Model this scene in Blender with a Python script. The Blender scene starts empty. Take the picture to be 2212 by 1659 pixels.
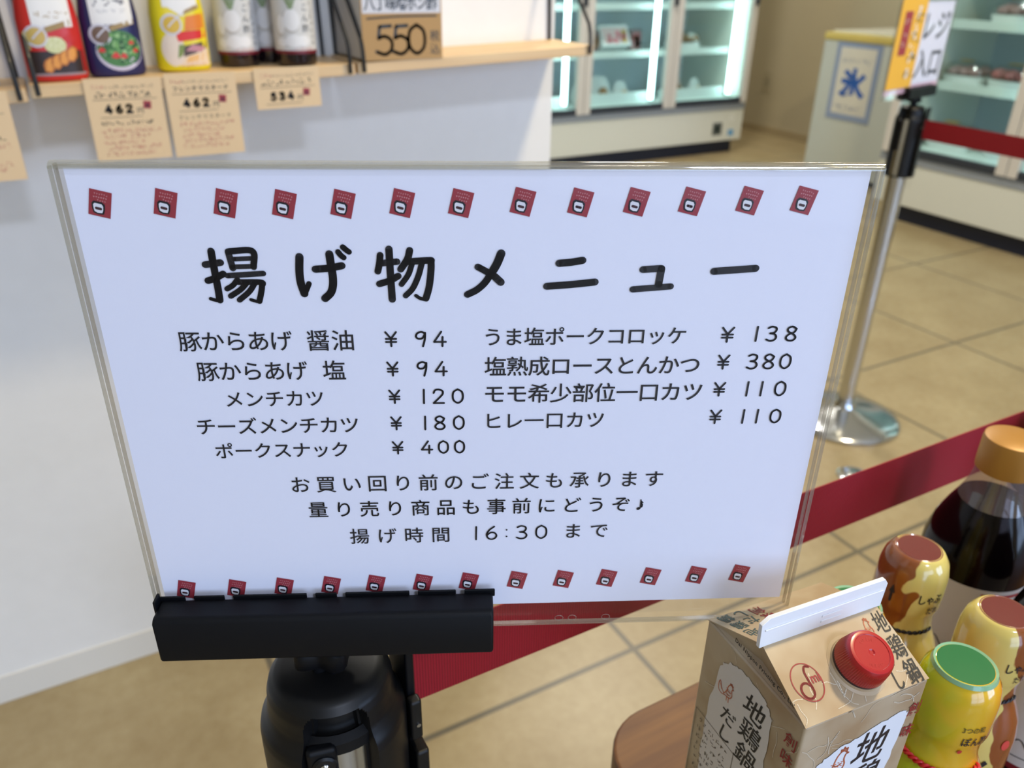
import bpy, bmesh, math, random
from mathutils import Vector, Matrix
sin, cos, pi = math.sin, math.cos, math.pi
SC = bpy.context.scene
COL = SC.collection
random.seed(7)

# ------------------------------------------------------------------ camera
CAM_H, F_PX = 1.25, 1750.0
PITCH, ROLL, YAW = math.radians(27.4), math.radians(0.9), math.radians(29.2)
_fh = Vector((sin(YAW), cos(YAW), 0)); _rt = Vector((cos(YAW), -sin(YAW), 0)); _z = Vector((0, 0, 1))
_fw = cos(PITCH) * _fh - sin(PITCH) * _z
_up = sin(PITCH) * _fh + cos(PITCH) * _z
_r2 = cos(ROLL) * _rt + sin(ROLL) * _up
_u2 = -sin(ROLL) * _rt + cos(ROLL) * _up
cd = bpy.data.cameras.new('camera')
cam = bpy.data.objects.new('camera', cd); COL.objects.link(cam)
m = Matrix((_r2, _u2, -_fw)).transposed().to_4x4(); m.translation = (0, 0, CAM_H)
cam.matrix_world = m
cd.sensor_fit = 'HORIZONTAL'; cd.sensor_width = 36.0; cd.lens = F_PX / 2212 * 36
cd.clip_start = 0.02
cd.dof.use_dof = True; cd.dof.focus_distance = 0.345; cd.dof.aperture_fstop = 11.0
SC.camera = cam

# ------------------------------------------------------------------ colour management, world, lights
vs = SC.view_settings
vs.view_transform = 'Standard'; vs.look = 'None'; vs.gamma = 1.0; vs.exposure = 0.0
vs.use_curve_mapping = False
w = bpy.data.worlds.new('sky'); SC.world = w; w.use_nodes = True
bg = w.node_tree.nodes['Background']
bg.inputs[0].default_value = (0.75, 0.85, 1.0, 1); bg.inputs[1].default_value = 1.0

def area(name, loc, aim, size, power, color, size_y=None, shape='RECTANGLE', spread=pi):
    l = bpy.data.lights.new(name, 'AREA'); l.energy = power; l.color = color
    l.shape = shape; l.size = size
    if shape == 'RECTANGLE': l.size_y = size_y or size
    l.spread = spread
    o = bpy.data.objects.new(name, l); COL.objects.link(o); o.location = loc
    o.rotation_euler = (Vector(aim) - Vector(loc)).to_track_quat('-Z', 'Y').to_euler()
    return o
WARM = (1.0, 0.86, 0.66); COOL = (0.52, 0.65, 1.0); NEUT = (1.0, 0.95, 0.86)
area('window_daylight', (-0.1, -3.64, 1.45), (-0.1, 0, 1.15), 2.3, 66, COOL, 1.95)
area('window_daylight', (3.1, -3.64, 1.45), (3.1, 0, 1.15), 2.3, 118, COOL, 1.95)
area('ceiling_or_fill_lamp', (1.66, 0.24, 3.54), (1.66, 0.24, 0), 0.34, 88, (1.0, 0.82, 0.50), shape='DISK')
area('ceiling_or_fill_lamp', (2.6, 3.3, 3.54), (2.6, 3.3, 0), 0.5, 74, NEUT, shape='DISK')
area('ceiling_or_fill_lamp', (4.9, 4.1, 3.54), (4.9, 4.1, 0), 0.5, 34, NEUT, shape='DISK')
area('ceiling_or_fill_lamp', (0.2, -2.6, 3.54), (0.2, -2.6, 0), 0.6, 80, (0.70, 0.79, 1.0), shape='DISK')  # added cool fill behind the camera for the menu sheet, no known fixture

# ------------------------------------------------------------------ materials
def lin(c):
    return tuple(((x / 255) / 12.92 if x / 255 <= 0.04045 else ((x / 255 + 0.055) / 1.055) ** 2.4) for x in c)
_M = {}
def mat(name, c, rough=0.5, metal=0.0, spec=0.5, emit=None, estr=0.0, coat=0.0, alpha=None):
    if name in _M: return _M[name]
    M = bpy.data.materials.new(name); M.use_nodes = True
    b = M.node_tree.nodes['Principled BSDF']
    b.inputs['Base Color'].default_value = (*lin(c), 1)
    b.inputs['Roughness'].default_value = rough; b.inputs['Metallic'].default_value = metal
    b.inputs['Specular IOR Level'].default_value = spec
    b.inputs['Coat Weight'].default_value = coat
    if emit:
        b.inputs['Emission Color'].default_value = (*lin(emit), 1); b.inputs['Emission Strength'].default_value = estr
    _M[name] = M
    return M
def nodes(M): return M.node_tree.nodes, M.node_tree.links, M.node_tree.nodes['Principled BSDF']
def ramp(ns, stops):
    r = ns.new('ShaderNodeValToRGB'); e = r.color_ramp.elements
    while len(e) < len(stops): e.new(0.5)
    for k, (p, c) in enumerate(stops): e[k].position = p; e[k].color = (*lin(c), 1)
    return r
def mottle(M, c1, c2, scale, detail=4, stretch=(1, 1, 1), lo=0.35, hi=0.65, bump=0.0):
    ns, ls, b = nodes(M)
    tc = ns.new('ShaderNodeTexCoord'); mp = ns.new('ShaderNodeMapping'); mp.inputs['Scale'].default_value = stretch
    n = ns.new('ShaderNodeTexNoise'); n.inputs['Scale'].default_value = scale; n.inputs['Detail'].default_value = detail
    r = ramp(ns, [(lo, c1), (hi, c2)])
    ls.new(tc.outputs['Object'], mp.inputs[0]); ls.new(mp.outputs[0], n.inputs['Vector'])
    ls.new(n.outputs[0], r.inputs[0]); ls.new(r.outputs[0], b.inputs['Base Color'])
    if bump:
        bp = ns.new('ShaderNodeBump'); bp.inputs['Strength'].default_value = bump; bp.inputs['Distance'].default_value = 0.002
        ls.new(n.outputs[0], bp.inputs['Height']); ls.new(bp.outputs[0], b.inputs['Normal'])
    return r
def thin_clear(name, tint=(255, 255, 255), refl=0.06, rough=0.02, haze=None, hz=0.0):
    if name in _M: return _M[name]
    M = bpy.data.materials.new(name); M.use_nodes = True; ns, ls = M.node_tree.nodes, M.node_tree.links
    ns.remove(ns['Principled BSDF']); out = ns['Material Output']
    t = ns.new('ShaderNodeBsdfTransparent'); t.inputs[0].default_value = (*lin(tint), 1)
    g = ns.new('ShaderNodeBsdfGlossy'); g.inputs['Roughness'].default_value = rough
    fr = ns.new('ShaderNodeLayerWeight'); fr.inputs[0].default_value = 0.5
    pw = ns.new('ShaderNodeMath'); pw.operation = 'POWER'; pw.inputs[1].default_value = 4.0
    mul = ns.new('ShaderNodeMath'); mul.operation = 'MULTIPLY_ADD'; mul.inputs[1].default_value = 0.22; mul.inputs[2].default_value = refl
    mx = ns.new('ShaderNodeMixShader')
    ls.new(fr.outputs['Facing'], pw.inputs[0]); ls.new(pw.outputs[0], mul.inputs[0]); ls.new(mul.outputs[0], mx.inputs[0]); ls.new(t.outputs[0], mx.inputs[1]); ls.new(g.outputs[0], mx.inputs[2])
    last = mx
    if haze:
        d = ns.new('ShaderNodeBsdfDiffuse'); d.inputs[0].default_value = (*lin(haze), 1)
        m2 = ns.new('ShaderNodeMixShader'); m2.inputs[0].default_value = hz
        ls.new(mx.outputs[0], m2.inputs[1]); ls.new(d.outputs[0], m2.inputs[2]); last = m2
    ls.new(last.outputs[0], out.inputs[0]); _M[name] = M
    return M

M_paper = mat('paper_white', (240, 241, 252), 0.55)
M_ink = mat('ink_black', (22, 24, 32), 0.5)
M_red = mat('logo_red', (158, 52, 62), 0.5)
M_redtext = mat('pale_red_ink', (205, 140, 130), 0.6)
M_white = mat('white_ink', (238, 236, 232), 0.5)
M_black = mat('black_plastic', (6, 7, 11), 0.5, spec=0.22)
M_black2 = mat('black_satin', (13, 13, 14), 0.42, spec=0.3)
M_chrome = mat('chrome', (205, 208, 212), 0.16, 1.0)
M_steel = mat('dark_wire', (42, 44, 46), 0.45, 0.3)
M_wall = mat('wall_paint', (226, 226, 225), 0.85)
M_wallbeige = mat('wall_beige', (186, 176, 150), 0.85)
M_trim = mat('trim_white', (218, 216, 210), 0.6)
M_ceil = mat('ceiling_white', (232, 230, 224), 0.9)
M_acr = thin_clear('clear_acrylic', (252, 252, 253), 0.012, 0.03)
M_acre = thin_clear('acrylic_edge', (240, 240, 236), 0.16, 0.06, (215, 215, 205), 0.07)
M_glass = thin_clear('freezer_glass', (240, 247, 247), 0.03, 0.02)
M_wglass = thin_clear('window_glass', (245, 250, 250), 0.04, 0.02)
mottle(M_wall, (227, 227, 226), (229, 229, 228), 25, 2)

# floor tile: square beige tiles with a grey grout line and cloudy mottling
M_floor = mat('floor_tile', (200, 182, 145), 0.36, spec=0.4)
def floor_nodes():
    ns, ls, b = nodes(M_floor)
    tc = ns.new('ShaderNodeTexCoord'); sx = ns.new('ShaderNodeSeparateXYZ'); ls.new(tc.outputs['Object'], sx.inputs[0])
    def line(sock, off, s):
        a = ns.new('ShaderNodeMath'); a.operation = 'SUBTRACT'; a.inputs[1].default_value = off - s * 20; ls.new(sock, a.inputs[0])
        d = ns.new('ShaderNodeMath'); d.operation = 'DIVIDE'; d.inputs[1].default_value = s; ls.new(a.outputs[0], d.inputs[0])
        f = ns.new('ShaderNodeMath'); f.operation = 'FRACT'; ls.new(d.outputs[0], f.inputs[0])
        p = ns.new('ShaderNodeMath'); p.operation = 'PINGPONG'; p.inputs[1].default_value = 0.5; ls.new(f.outputs[0], p.inputs[0])
        c = ns.new('ShaderNodeMath'); c.operation = 'LESS_THAN'; c.inputs[1].default_value = 0.006 / s; ls.new(p.outputs[0], c.inputs[0])
        return c.outputs[0], d.outputs[0]
    lx, dx = line(sx.outputs[0], 0.828, 0.668); ly, dy = line(sx.outputs[1], 0.95, 0.684)
    mx = ns.new('ShaderNodeMath'); mx.operation = 'MAXIMUM'; ls.new(lx, mx.inputs[0]); ls.new(ly, mx.inputs[1])
    n = ns.new('ShaderNodeTexNoise'); n.inputs['Scale'].default_value = 5; n.inputs['Detail'].default_value = 6; ls.new(tc.outputs['Object'], n.inputs['Vector'])
    n2 = ns.new('ShaderNodeTexNoise'); n2.inputs['Scale'].default_value = 38; n2.inputs['Detail'].default_value = 5; n2.inputs['Roughness'].default_value = 0.65
    ls.new(tc.outputs['Object'], n2.inputs['Vector'])
    r = ramp(ns, [(0.3, (152, 136, 103)), (0.7, (168, 154, 121))]); ls.new(n.outputs[0], r.inputs[0])
    r2 = ramp(ns, [(0.3, (232, 226, 214)), (0.7, (255, 255, 255))]); ls.new(n2.outputs[0], r2.inputs[0])
    ml = ns.new('ShaderNodeMix'); ml.data_type = 'RGBA'; ml.blend_type = 'MULTIPLY'; ml.inputs[0].default_value = 0.75
    ls.new(r.outputs[0], ml.inputs[6]); ls.new(r2.outputs[0], ml.inputs[7])
    mg = ns.new('ShaderNodeMix'); mg.data_type = 'RGBA'; mg.inputs[7].default_value = (*lin((98, 91, 75)), 1)
    ls.new(mx.outputs[0], mg.inputs[0]); ls.new(ml.outputs[2], mg.inputs[6]); ls.new(mg.outputs[2], b.inputs['Base Color'])
    bp = ns.new('ShaderNodeBump'); bp.inputs['Strength'].default_value = 0.25; bp.inputs['Distance'].default_value = 0.002; bp.invert = True
    ls.new(mx.outputs[0], bp.inputs['Height']); ls.new(bp.outputs[0], b.inputs['Normal'])
floor_nodes()

def wood(name, c1, c2, axis, scale=9, rough=0.45):
    M = mat(name, c1, rough)
    st = [14, 14, 14]; st[axis] = 0.9
    mottle(M, c1, c2, scale, 6, tuple(st), 0.36, 0.64)
    return M
M_shelf = wood('shelf_pine', (206, 172, 126), (222, 192, 146), 0, 4)
M_table = wood('table_oak', (94, 58, 27), (116, 78, 38), 0, 7)

def belt_mat():
    M = mat('red_webbing', (150, 8, 28), 0.6)
    ns, ls, b = nodes(M)
    tc = ns.new('ShaderNodeTexCoord'); wv = ns.new('ShaderNodeTexWave'); wv.bands_direction = 'X'; wv.inputs['Scale'].default_value = 180
    ls.new(tc.outputs['Object'], wv.inputs['Vector'])
    bp = ns.new('ShaderNodeBump'); bp.inputs['Strength'].default_value = 0.5; bp.inputs['Distance'].default_value = 0.0006
    ls.new(wv.outputs[1], bp.inputs['Height']); ls.new(bp.outputs[0], b.inputs['Normal'])
    r = ramp(ns, [(0.2, (132, 4, 22)), (0.8, (160, 10, 34))]); ls.new(wv.outputs[1], r.inputs[0]); ls.new(r.outputs[0], b.inputs['Base Color'])
    return M
M_belt = belt_mat()

# ------------------------------------------------------------------ mesh builder
_TXT = {}
def text_geo(body, size=1.0, offset=0.0, spacing=1.0, shear=0.0, res=6):
    key = (body, size, offset, spacing, shear, res)
    if key not in _TXT:
        c = bpy.data.curves.new('t', 'FONT'); c.body = body; c.size = size; c.offset = offset
        c.space_character = spacing; c.shear = shear; c.resolution_u = res
        o = bpy.data.objects.new('t', c); COL.objects.link(o)
        me = bpy.data.meshes.new_from_object(o.evaluated_get(bpy.context.evaluated_depsgraph_get()))
        _TXT[key] = ([(v.co.x, v.co.y) for v in me.vertices], [tuple(p.vertices) for p in me.polygons])
        bpy.data.objects.remove(o); bpy.data.curves.remove(c); bpy.data.meshes.remove(me)
    return _TXT[key]
def smooth_path(pts, n=6):
    if len(pts) < 3: return [Vector(p) for p in pts]
    P = [Vector(p) for p in pts]; out = []
    for i in range(len(P) - 1):
        p0 = P[i - 1] if i else P[0] * 2 - P[1]; p1, p2 = P[i], P[i + 1]
        p3 = P[i + 2] if i + 2 < len(P) else P[-1] * 2 - P[-2]
        for k in range(n):
            t = k / n
            out.append(0.5 * (2 * p1 + (p2 - p0) * t + (2 * p0 - 5 * p1 + 4 * p2 - p3) * t * t + (3 * p1 - p0 - 3 * p2 + p3) * t ** 3))
    out.append(P[-1]); return out

class G:
    def __init__(s): s.v = []; s.f = []; s.mi = []; s.ms = []
    def _m(s, M):
        if M not in s.ms: s.ms.append(M)
        return s.ms.index(M)
    def add(s, vs, fs, M):
        k = len(s.v); s.v += [tuple(v) for v in vs]; i = s._m(M)
        for f in fs: s.f.append(tuple(a + k for a in f)); s.mi.append(i)
        return s
    def box(s, x0, y0, z0, x1, y1, z1, M, X=None):
        vs = [Vector((x, y, z)) for z in (z0, z1) for y in (y0, y1) for x in (x0, x1)]
        if X is not None: vs = [X @ v for v in vs]
        return s.add(vs, [(0, 2, 3, 1), (4, 5, 7, 6), (0, 1, 5, 4), (2, 6, 7, 3), (0, 4, 6, 2), (1, 3, 7, 5)], M)
    def lathe(s, prof, M, seg=40, c=(0, 0, 0), X=None, cap=True):
        vs = []; fs = []
        for r, z in prof:
            for k in range(seg):
                a = 2 * pi * k / seg; v = Vector((c[0] + r * cos(a), c[1] + r * sin(a), c[2] + z))
                vs.append(X @ v if X is not None else v)
        for i in range(len(prof) - 1):
            for k in range(seg):
                j = (k + 1) % seg; fs.append((i * seg + k, i * seg + j, (i + 1) * seg + j, (i + 1) * seg + k))
        if cap:
            fs.append(tuple(range(seg - 1, -1, -1))); n = (len(prof) - 1) * seg; fs.append(tuple(range(n, n + seg)))
        return s.add(vs, fs, M)
    def tube(s, path, r, M, seg=10):
        P = [Vector(p) for p in path]; vs = []; fs = []; n = len(P)
        ref = None
        for i, p in enumerate(P):
            t = (P[min(i + 1, n - 1)] - P[max(i - 1, 0)]).normalized()
            if ref is None: ref = t.orthogonal().normalized()
            ref = (ref - t * ref.dot(t)).normalized(); b = t.cross(ref)
            for k in range(seg):
                a = 2 * pi * k / seg; vs.append(p + ref * (r * cos(a)) + b * (r * sin(a)))
        for i in range(n - 1):
            for k in range(seg):
                j = (k + 1) % seg; fs.append((i * seg + k, i * seg + j, (i + 1) * seg + j, (i + 1) * seg + k))
        fs.append(tuple(range(seg - 1, -1, -1))); fs.append(tuple(range((n - 1) * seg, n * seg)))
        return s.add(vs, fs, M)
    # ---- flat drawing: mp maps (x, y) in drawing units to a 3-D point
    def stroke(s, pts, wd, M, mp, n=6, smooth=True, caps=True):
        P = smooth_path(pts, n) if smooth else [Vector(p) for p in pts]
        h = wd / 2
        for a, b in zip(P, P[1:]):
            d = (b - a)
            if d.length < 1e-9: continue
            d.normalize(); q = Vector((-d.y, d.x)) * h
            s.add([mp(*(a + q)), mp(*(a - q)), mp(*(b - q)), mp(*(b + q))], [(0, 1, 2, 3)], M)
        dots = P if len(P) > 2 else P
        for p in (dots if caps else dots[1:-1]):
            k = 12
            s.add([mp(p[0] + h * cos(2 * pi * j / k), p[1] + h * sin(2 * pi * j / k)) for j in range(k)], [tuple(range(k))], M)
        return s
    def text(s, body, M, mp, x=0, y=0, size=1.0, offset=0.0, spacing=1.0, shear=0.0, align=None, fit=None, sx=1.0, res=4):
        """y points down in drawing units when mp does; x, y = left end and baseline"""
        if fit is not None and len(body) > 1:
            def ext(k):
                vv, _ = text_geo(body, size, offset, k, shear, res); xs = [v[0] for v in vv]; return min(xs), max(xs)
            a1 = ext(1.0); a2 = ext(1.5); w1 = a1[1] - a1[0]; w2 = a2[1] - a2[0]
            spacing = max(0.2, 1 + 0.5 * (fit - w1) / (w2 - w1))
        vv, ff = text_geo(body, size, offset, spacing, shear, res)
        x0 = min(v[0] for v in vv); x1 = max(v[0] for v in vv)
        off = x - x0 if fit is not None or align == 'L' else (x - (x0 + x1) / 2 if align == 'C' else x)
        if fit is not None and len(body) == 1: sx = fit / (x1 - x0); off = x - x0 * sx
        return s.add([mp(a * sx + off, y - b) for a, b in vv], ff, M)
    def poly(s, pts, M, mp, sub=0):
        if sub == 0: return s.add([mp(*p) for p in pts], [tuple(range(len(pts)))], M)
        bm = bmesh.new(); bm.faces.new([bm.verts.new((p[0], p[1], 0)) for p in pts])
        bmesh.ops.triangulate(bm, faces=bm.faces[:])
        for _ in range(sub): bmesh.ops.subdivide_edges(bm, edges=bm.edges[:], cuts=1, use_grid_fill=True)
        bm.verts.index_update()
        s.add([mp(v.co.x, v.co.y) for v in bm.verts], [tuple(v.index for v in f.verts) for f in bm.faces], M)
        bm.free(); return s
    def disc(s, x, y, rx, M, mp, ry=None, n=28, rings=3, a0=0):
        ry = ry or rx; vs = [mp(x, y)]; fs = []
        for k in range(1, rings + 1):
            for j in range(n):
                a = 2 * pi * j / n + a0; vs.append(mp(x + rx * k / rings * cos(a), y + ry * k / rings * sin(a)))
        for j in range(n): fs.append((0, 1 + j, 1 + (j + 1) % n))
        for k in range(rings - 1):
            for j in range(n):
                q = (j + 1) % n; fs.append((1 + k * n + j, 1 + (k + 1) * n + j, 1 + (k + 1) * n + q, 1 + k * n + q))
        return s.add(vs, fs, M)
    def grid(s, x0, y0, x1, y1, M, mp, nx=1, ny=1):
        vs = [mp(x0 + (x1 - x0) * i / nx, y0 + (y1 - y0) * j / ny) for j in range(ny + 1) for i in range(nx + 1)]
        fs = [(j * (nx + 1) + i, j * (nx + 1) + i + 1, (j + 1) * (nx + 1) + i + 1, (j + 1) * (nx + 1) + i) for j in range(ny) for i in range(nx)]
        return s.add(vs, fs, M)
    def scribble(s, x0, x1, y, h, M, mp, wd=None, seed=0):
        """a line of small handwriting too blurred to read in the photo"""
        rnd = random.Random(seed); wd = wd or h * 0.13; x = x0
        while x < x1 - h * 0.6:
            for _ in range(rnd.randint(3, 4)):
                ax, ay = x + rnd.random() * h * 0.8, y - rnd.random() * h
                if rnd.random() < 0.5: bx, by = ax + h * (0.2 + 0.4 * rnd.random()), ay + h * 0.1
                else: bx, by = ax + h * 0.15 * (rnd.random() - 0.5), min(y, ay + h * (0.3 + 0.5 * rnd.random()))
                s.stroke([(ax, ay), (bx, by)], wd, M, mp, caps=False)
            x += h * 1.08
        return s
    def build(s, name, parent=None, smooth=False, bevel=0.0, segs=2, loc=None, angle=35):
        me = bpy.data.meshes.new(name); me.from_pydata([tuple(v) for v in s.v], [], s.f)
        for M in s.ms: me.materials.append(M)
        for p, i in zip(me.polygons, s.mi): p.material_index = i
        if smooth:
            me.polygons.foreach_set('use_smooth', [True] * len(me.polygons))
            try: me.set_sharp_from_angle(angle=math.radians(angle))
            except Exception: pass
        me.update()
        o = bpy.data.objects.new(name, me); COL.objects.link(o)
        if parent is not None: o.parent = parent
        if loc is not None: o.location = loc
        if bevel:
            b = o.modifiers.new('bevel', 'BEVEL'); b.width = bevel; b.segments = segs; b.limit_method = 'ANGLE'; b.angle_limit = math.radians(40)
            me.polygons.foreach_set('use_smooth', [True] * len(me.polygons))
            b.harden_normals = True
        return o

def tag(o, label, cat, group=None):
    o['label'] = label; o['category'] = cat
    if group: o['group'] = group
    return o
def thing(name, label, cat, loc=(0, 0, 0), rz=0.0, group=None):
    o = bpy.data.objects.new(name, None); COL.objects.link(o); o.empty_display_size = 0.02
    o.location = loc; o.rotation_euler = (0, 0, rz)
    return tag(o, label, cat, group)
def structure(o): o['kind'] = 'structure'; return o
def kids(o): return [c for c in bpy.data.objects if c.parent == o]
def dup(root, label, loc=None, rz=None, group=None, skip=()):
    r = root.copy(); COL.objects.link(r); r['label'] = label
    if group: r['group'] = group
    if loc is not None: r.location = loc
    if rz is not None: r.rotation_euler = (0, 0, rz)
    for c in kids(root):
        if c.name.split('.')[0] in skip: continue
        d = c.copy(); COL.objects.link(d); d.parent = r
        for e in kids(c):
            q = e.copy(); COL.objects.link(q); q.parent = d
    return r

# handwriting digits, unit height, y down
DIG = {
 '0': (.70, [[(.35, 0), (.09, .18), (.02, .5), (.09, .82), (.35, 1), (.61, .82), (.68, .5), (.61, .18), (.35, 0)]]),
 '1': (.10, [[(.06, 0), (.04, 1)]]),
 '2': (.68, [[(.03, .25), (.12, .06), (.33, 0), (.58, .09), (.62, .28), (.50, .48), (.02, .99)], [(.02, 1), (.68, 1)]]),
 '3': (.66, [[(.06, .10), (.28, 0), (.55, .07), (.60, .25), (.48, .42), (.22, .47)], [(.22, .47), (.52, .53), (.65, .74), (.54, .94), (.28, 1), (.02, .9)]]),
 '4': (.74, [[(.46, 0), (0, .7)], [(0, .7), (.74, .7)], [(.54, .36), (.52, 1)]]),
 '5': (.66, [[(.62, .02), (.18, .04)], [(.18, .04), (.12, .44)], [(.12, .44), (.36, .37), (.62, .52), (.62, .82), (.36, 1), (.02, .9)]]),
 '6': (.68, [[(.52, 0), (.20, .28), (.04, .62), (.14, .91), (.36, 1), (.58, .9), (.66, .7), (.54, .5), (.30, .47), (.07, .66)]]),
 '8': (.68, [[(.60, .13), (.35, 0), (.09, .13), (.13, .35), (.50, .55), (.66, .78), (.50, .98), (.18, .97), (.03, .78), (.18, .56), (.52, .40), (.64, .16)]]),
 '9': (.66, [[(.60, .10), (.36, 0), (.10, .10), (.02, .32), (.16, .47), (.42, .43), (.60, .12)], [(.60, .06), (.57, .5), (.44, 1)]]),
 ':': (.10, [[(.05, .28), (.05, .281)], [(.05, .8), (.05, .801)]]),
 '\u00a5': (.80, [[(.02, 0), (.40, .46)], [(.78, 0), (.40, .46)], [(.40, .46), (.40, 1)], [(.04, .48), (.76, .48)], [(.04, .70), (.76, .70)]]),
}
def digits(g, s, x0, x1, y0, y1, wd, M, mp):
    h = y1 - y0 - wd; ws = [DIG[c][0] * h for c in s]
    gap = (x1 - x0 - wd - sum(ws)) / max(1, len(s) - 1); x = x0 + wd / 2
    k = 1.0
    if len(s) == 1: k = (x1 - x0 - wd) / ws[0]
    for c, wc in zip(s, ws):
        for st in DIG[c][1]:
            g.stroke([(x + a * h * k, y0 + wd / 2 + b * h) for a, b in st], wd, M, mp)
        x += wc + gap
# ------------------------------------------------------------------ the setting
def setbox(name, x0, y0, z0, x1, y1, z1, M, bevel=0):
    return structure(G().box(x0, y0, z0, x1, y1, z1, M).build(name, bevel=bevel))
setbox('floor', -3.2, -3.7, -0.05, 5.45, 5.65, 0, M_floor)
setbox('ceiling', -3.2, -3.7, 3.6, 5.45, 5.65, 3.68, M_ceil)
setbox('wall_left', -3.0, 1.402, 0, 0.862, 1.52, 3.6, M_wall)
setbox('wall_right', 5.33, -3.5, 0, 5.45, 5.53, 3.6, M_wallbeige)
setbox('wall_back', -3.1, 5.53, 0, 5.45, 5.65, 3.6, M_wallbeige)
setbox('wall_west', -3.12, -3.5, 0, -3.0, 5.53, 3.6, M_wallbeige)
setbox('baseboard_left', -3.0, 1.398, 0, 0.866, 1.402, 0.062, M_trim, 0.001)
setbox('baseboard_right', 5.318, -3.5, 0, 5.33, 5.53, 0.06, mat('trim_beige', (168, 152, 120), 0.7))
g = G()
for x0, x1 in ((-3.12, -1.3), (1.1, 1.9), (4.3, 5.45)): g.box(x0, -3.62, 0, x1, -3.5, 3.6, M_wallbeige)
for x0, x1 in ((-1.3, 1.1), (1.9, 4.3)): g.box(x0, -3.62, 2.45, x1, -3.5, 3.6, M_wallbeige); g.box(x0, -3.62, 0, x1, -3.5, 0.1, M_wallbeige)
structure(g.build('wall_front'))
M_alu = mat('window_aluminium', (120, 122, 124), 0.4, 0.7)
for n, (x0, x1) in enumerate(((-1.3, 1.1), (1.9, 4.3)), 1):
    g = G(); mxx = (x0 + x1) / 2
    for a, b in ((x0, x0 + .05), (mxx - .03, mxx + .03), (x1 - .05, x1)): g.box(a, -3.6, 0.1, b, -3.52, 2.45, M_alu)
    for a, b in ((0.1, 0.16), (1.1, 1.15), (2.4, 2.45)): g.box(x0, -3.598, a, x1, -3.522, b, M_alu)
    g.box(x0, -3.562, .1, x1, -3.556, 2.45, M_wglass)
    structure(g.build('window_%d' % n))

# ------------------------------------------------------------------ the menu sign (local: x right, y back, z up; origin at the top left corner of the sheet)
SGN_RZ = math.radians(-25.85)
M_blank = mat('emblem_white', (232, 232, 236), 0.5)
def card_logo(parent, x, y, s, name='shop_card_print', first=[None]):
    """the red shop card printed along the edges of the sheet (mm on the sheet)"""
    if first[0] is None:
        g = G(); mp = lambda a, b: (a / 1000, -0.0003, -b / 1000); mp2 = lambda a, b: (a / 1000, -0.00045, -b / 1000); mp3 = lambda a, b: (a / 1000, -0.0006, -b / 1000)
        g.poly([(0.1, 0.1), (7.8, 2.0), (5.4, 11.5), (-2.2, 9.6)], M_red, mp)
        mpw = lambda a, b: mp2(1.2 + a * 0.97 - b * 0.23, 1.5 + a * 0.24 + b * 0.97)
        rnd = random.Random(3)
        for row, (x0, x1) in enumerate(((0.3, 4.6), (0.1, 4.9), (1.5, 4.6))):
            xx = x0
            while xx < x1:
                yy = row * 1.15 + rnd.random() * 0.4
                g.stroke([(xx, yy), (xx + 0.55, yy + 0.3 * (rnd.random() - 0.3))], 0.13 + 0.1 * (row == 1), mat('print_pink', (214, 150, 152), .5), mpw, caps=False)
                g.stroke([(xx + .3, yy - .2), (xx + .25, yy + .5)], 0.12, mat('print_pink', (214, 150, 152), .5), mpw, caps=False); xx += 0.85
        # dark-outlined white emblem, drawn plain
        g.poly([(-0.15, 5.4), (0.7, 4.6), (3.6, 5.3), (4.5, 6.3), (4.1, 8.4), (3.4, 9.9), (1.3, 9.7), (-0.1, 8.9), (-0.3, 7.2)], M_ink, mp2)
        g.poly([(0.4, 5.9), (1.0, 5.4), (3.4, 6.0), (3.8, 6.9), (3.5, 8.4), (3.0, 9.3), (1.4, 9.1), (0.4, 8.4), (0.3, 7.2)], M_blank, mp3)
        g.stroke([(1.3, 7.3), (2.8, 7.7)], 1.0, mat('emblem_core', (70, 40, 44), .5), lambda a, b: (a / 1000, -0.0007, -b / 1000), smooth=False)
        o = g.build(name, parent); first[0] = o
    else:
        o = first[0].copy(); COL.objects.link(o); o.parent = parent
    o.location = (x / 1000, 0, -y / 1000); o.scale = (s, 1, s)
    return o

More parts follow.
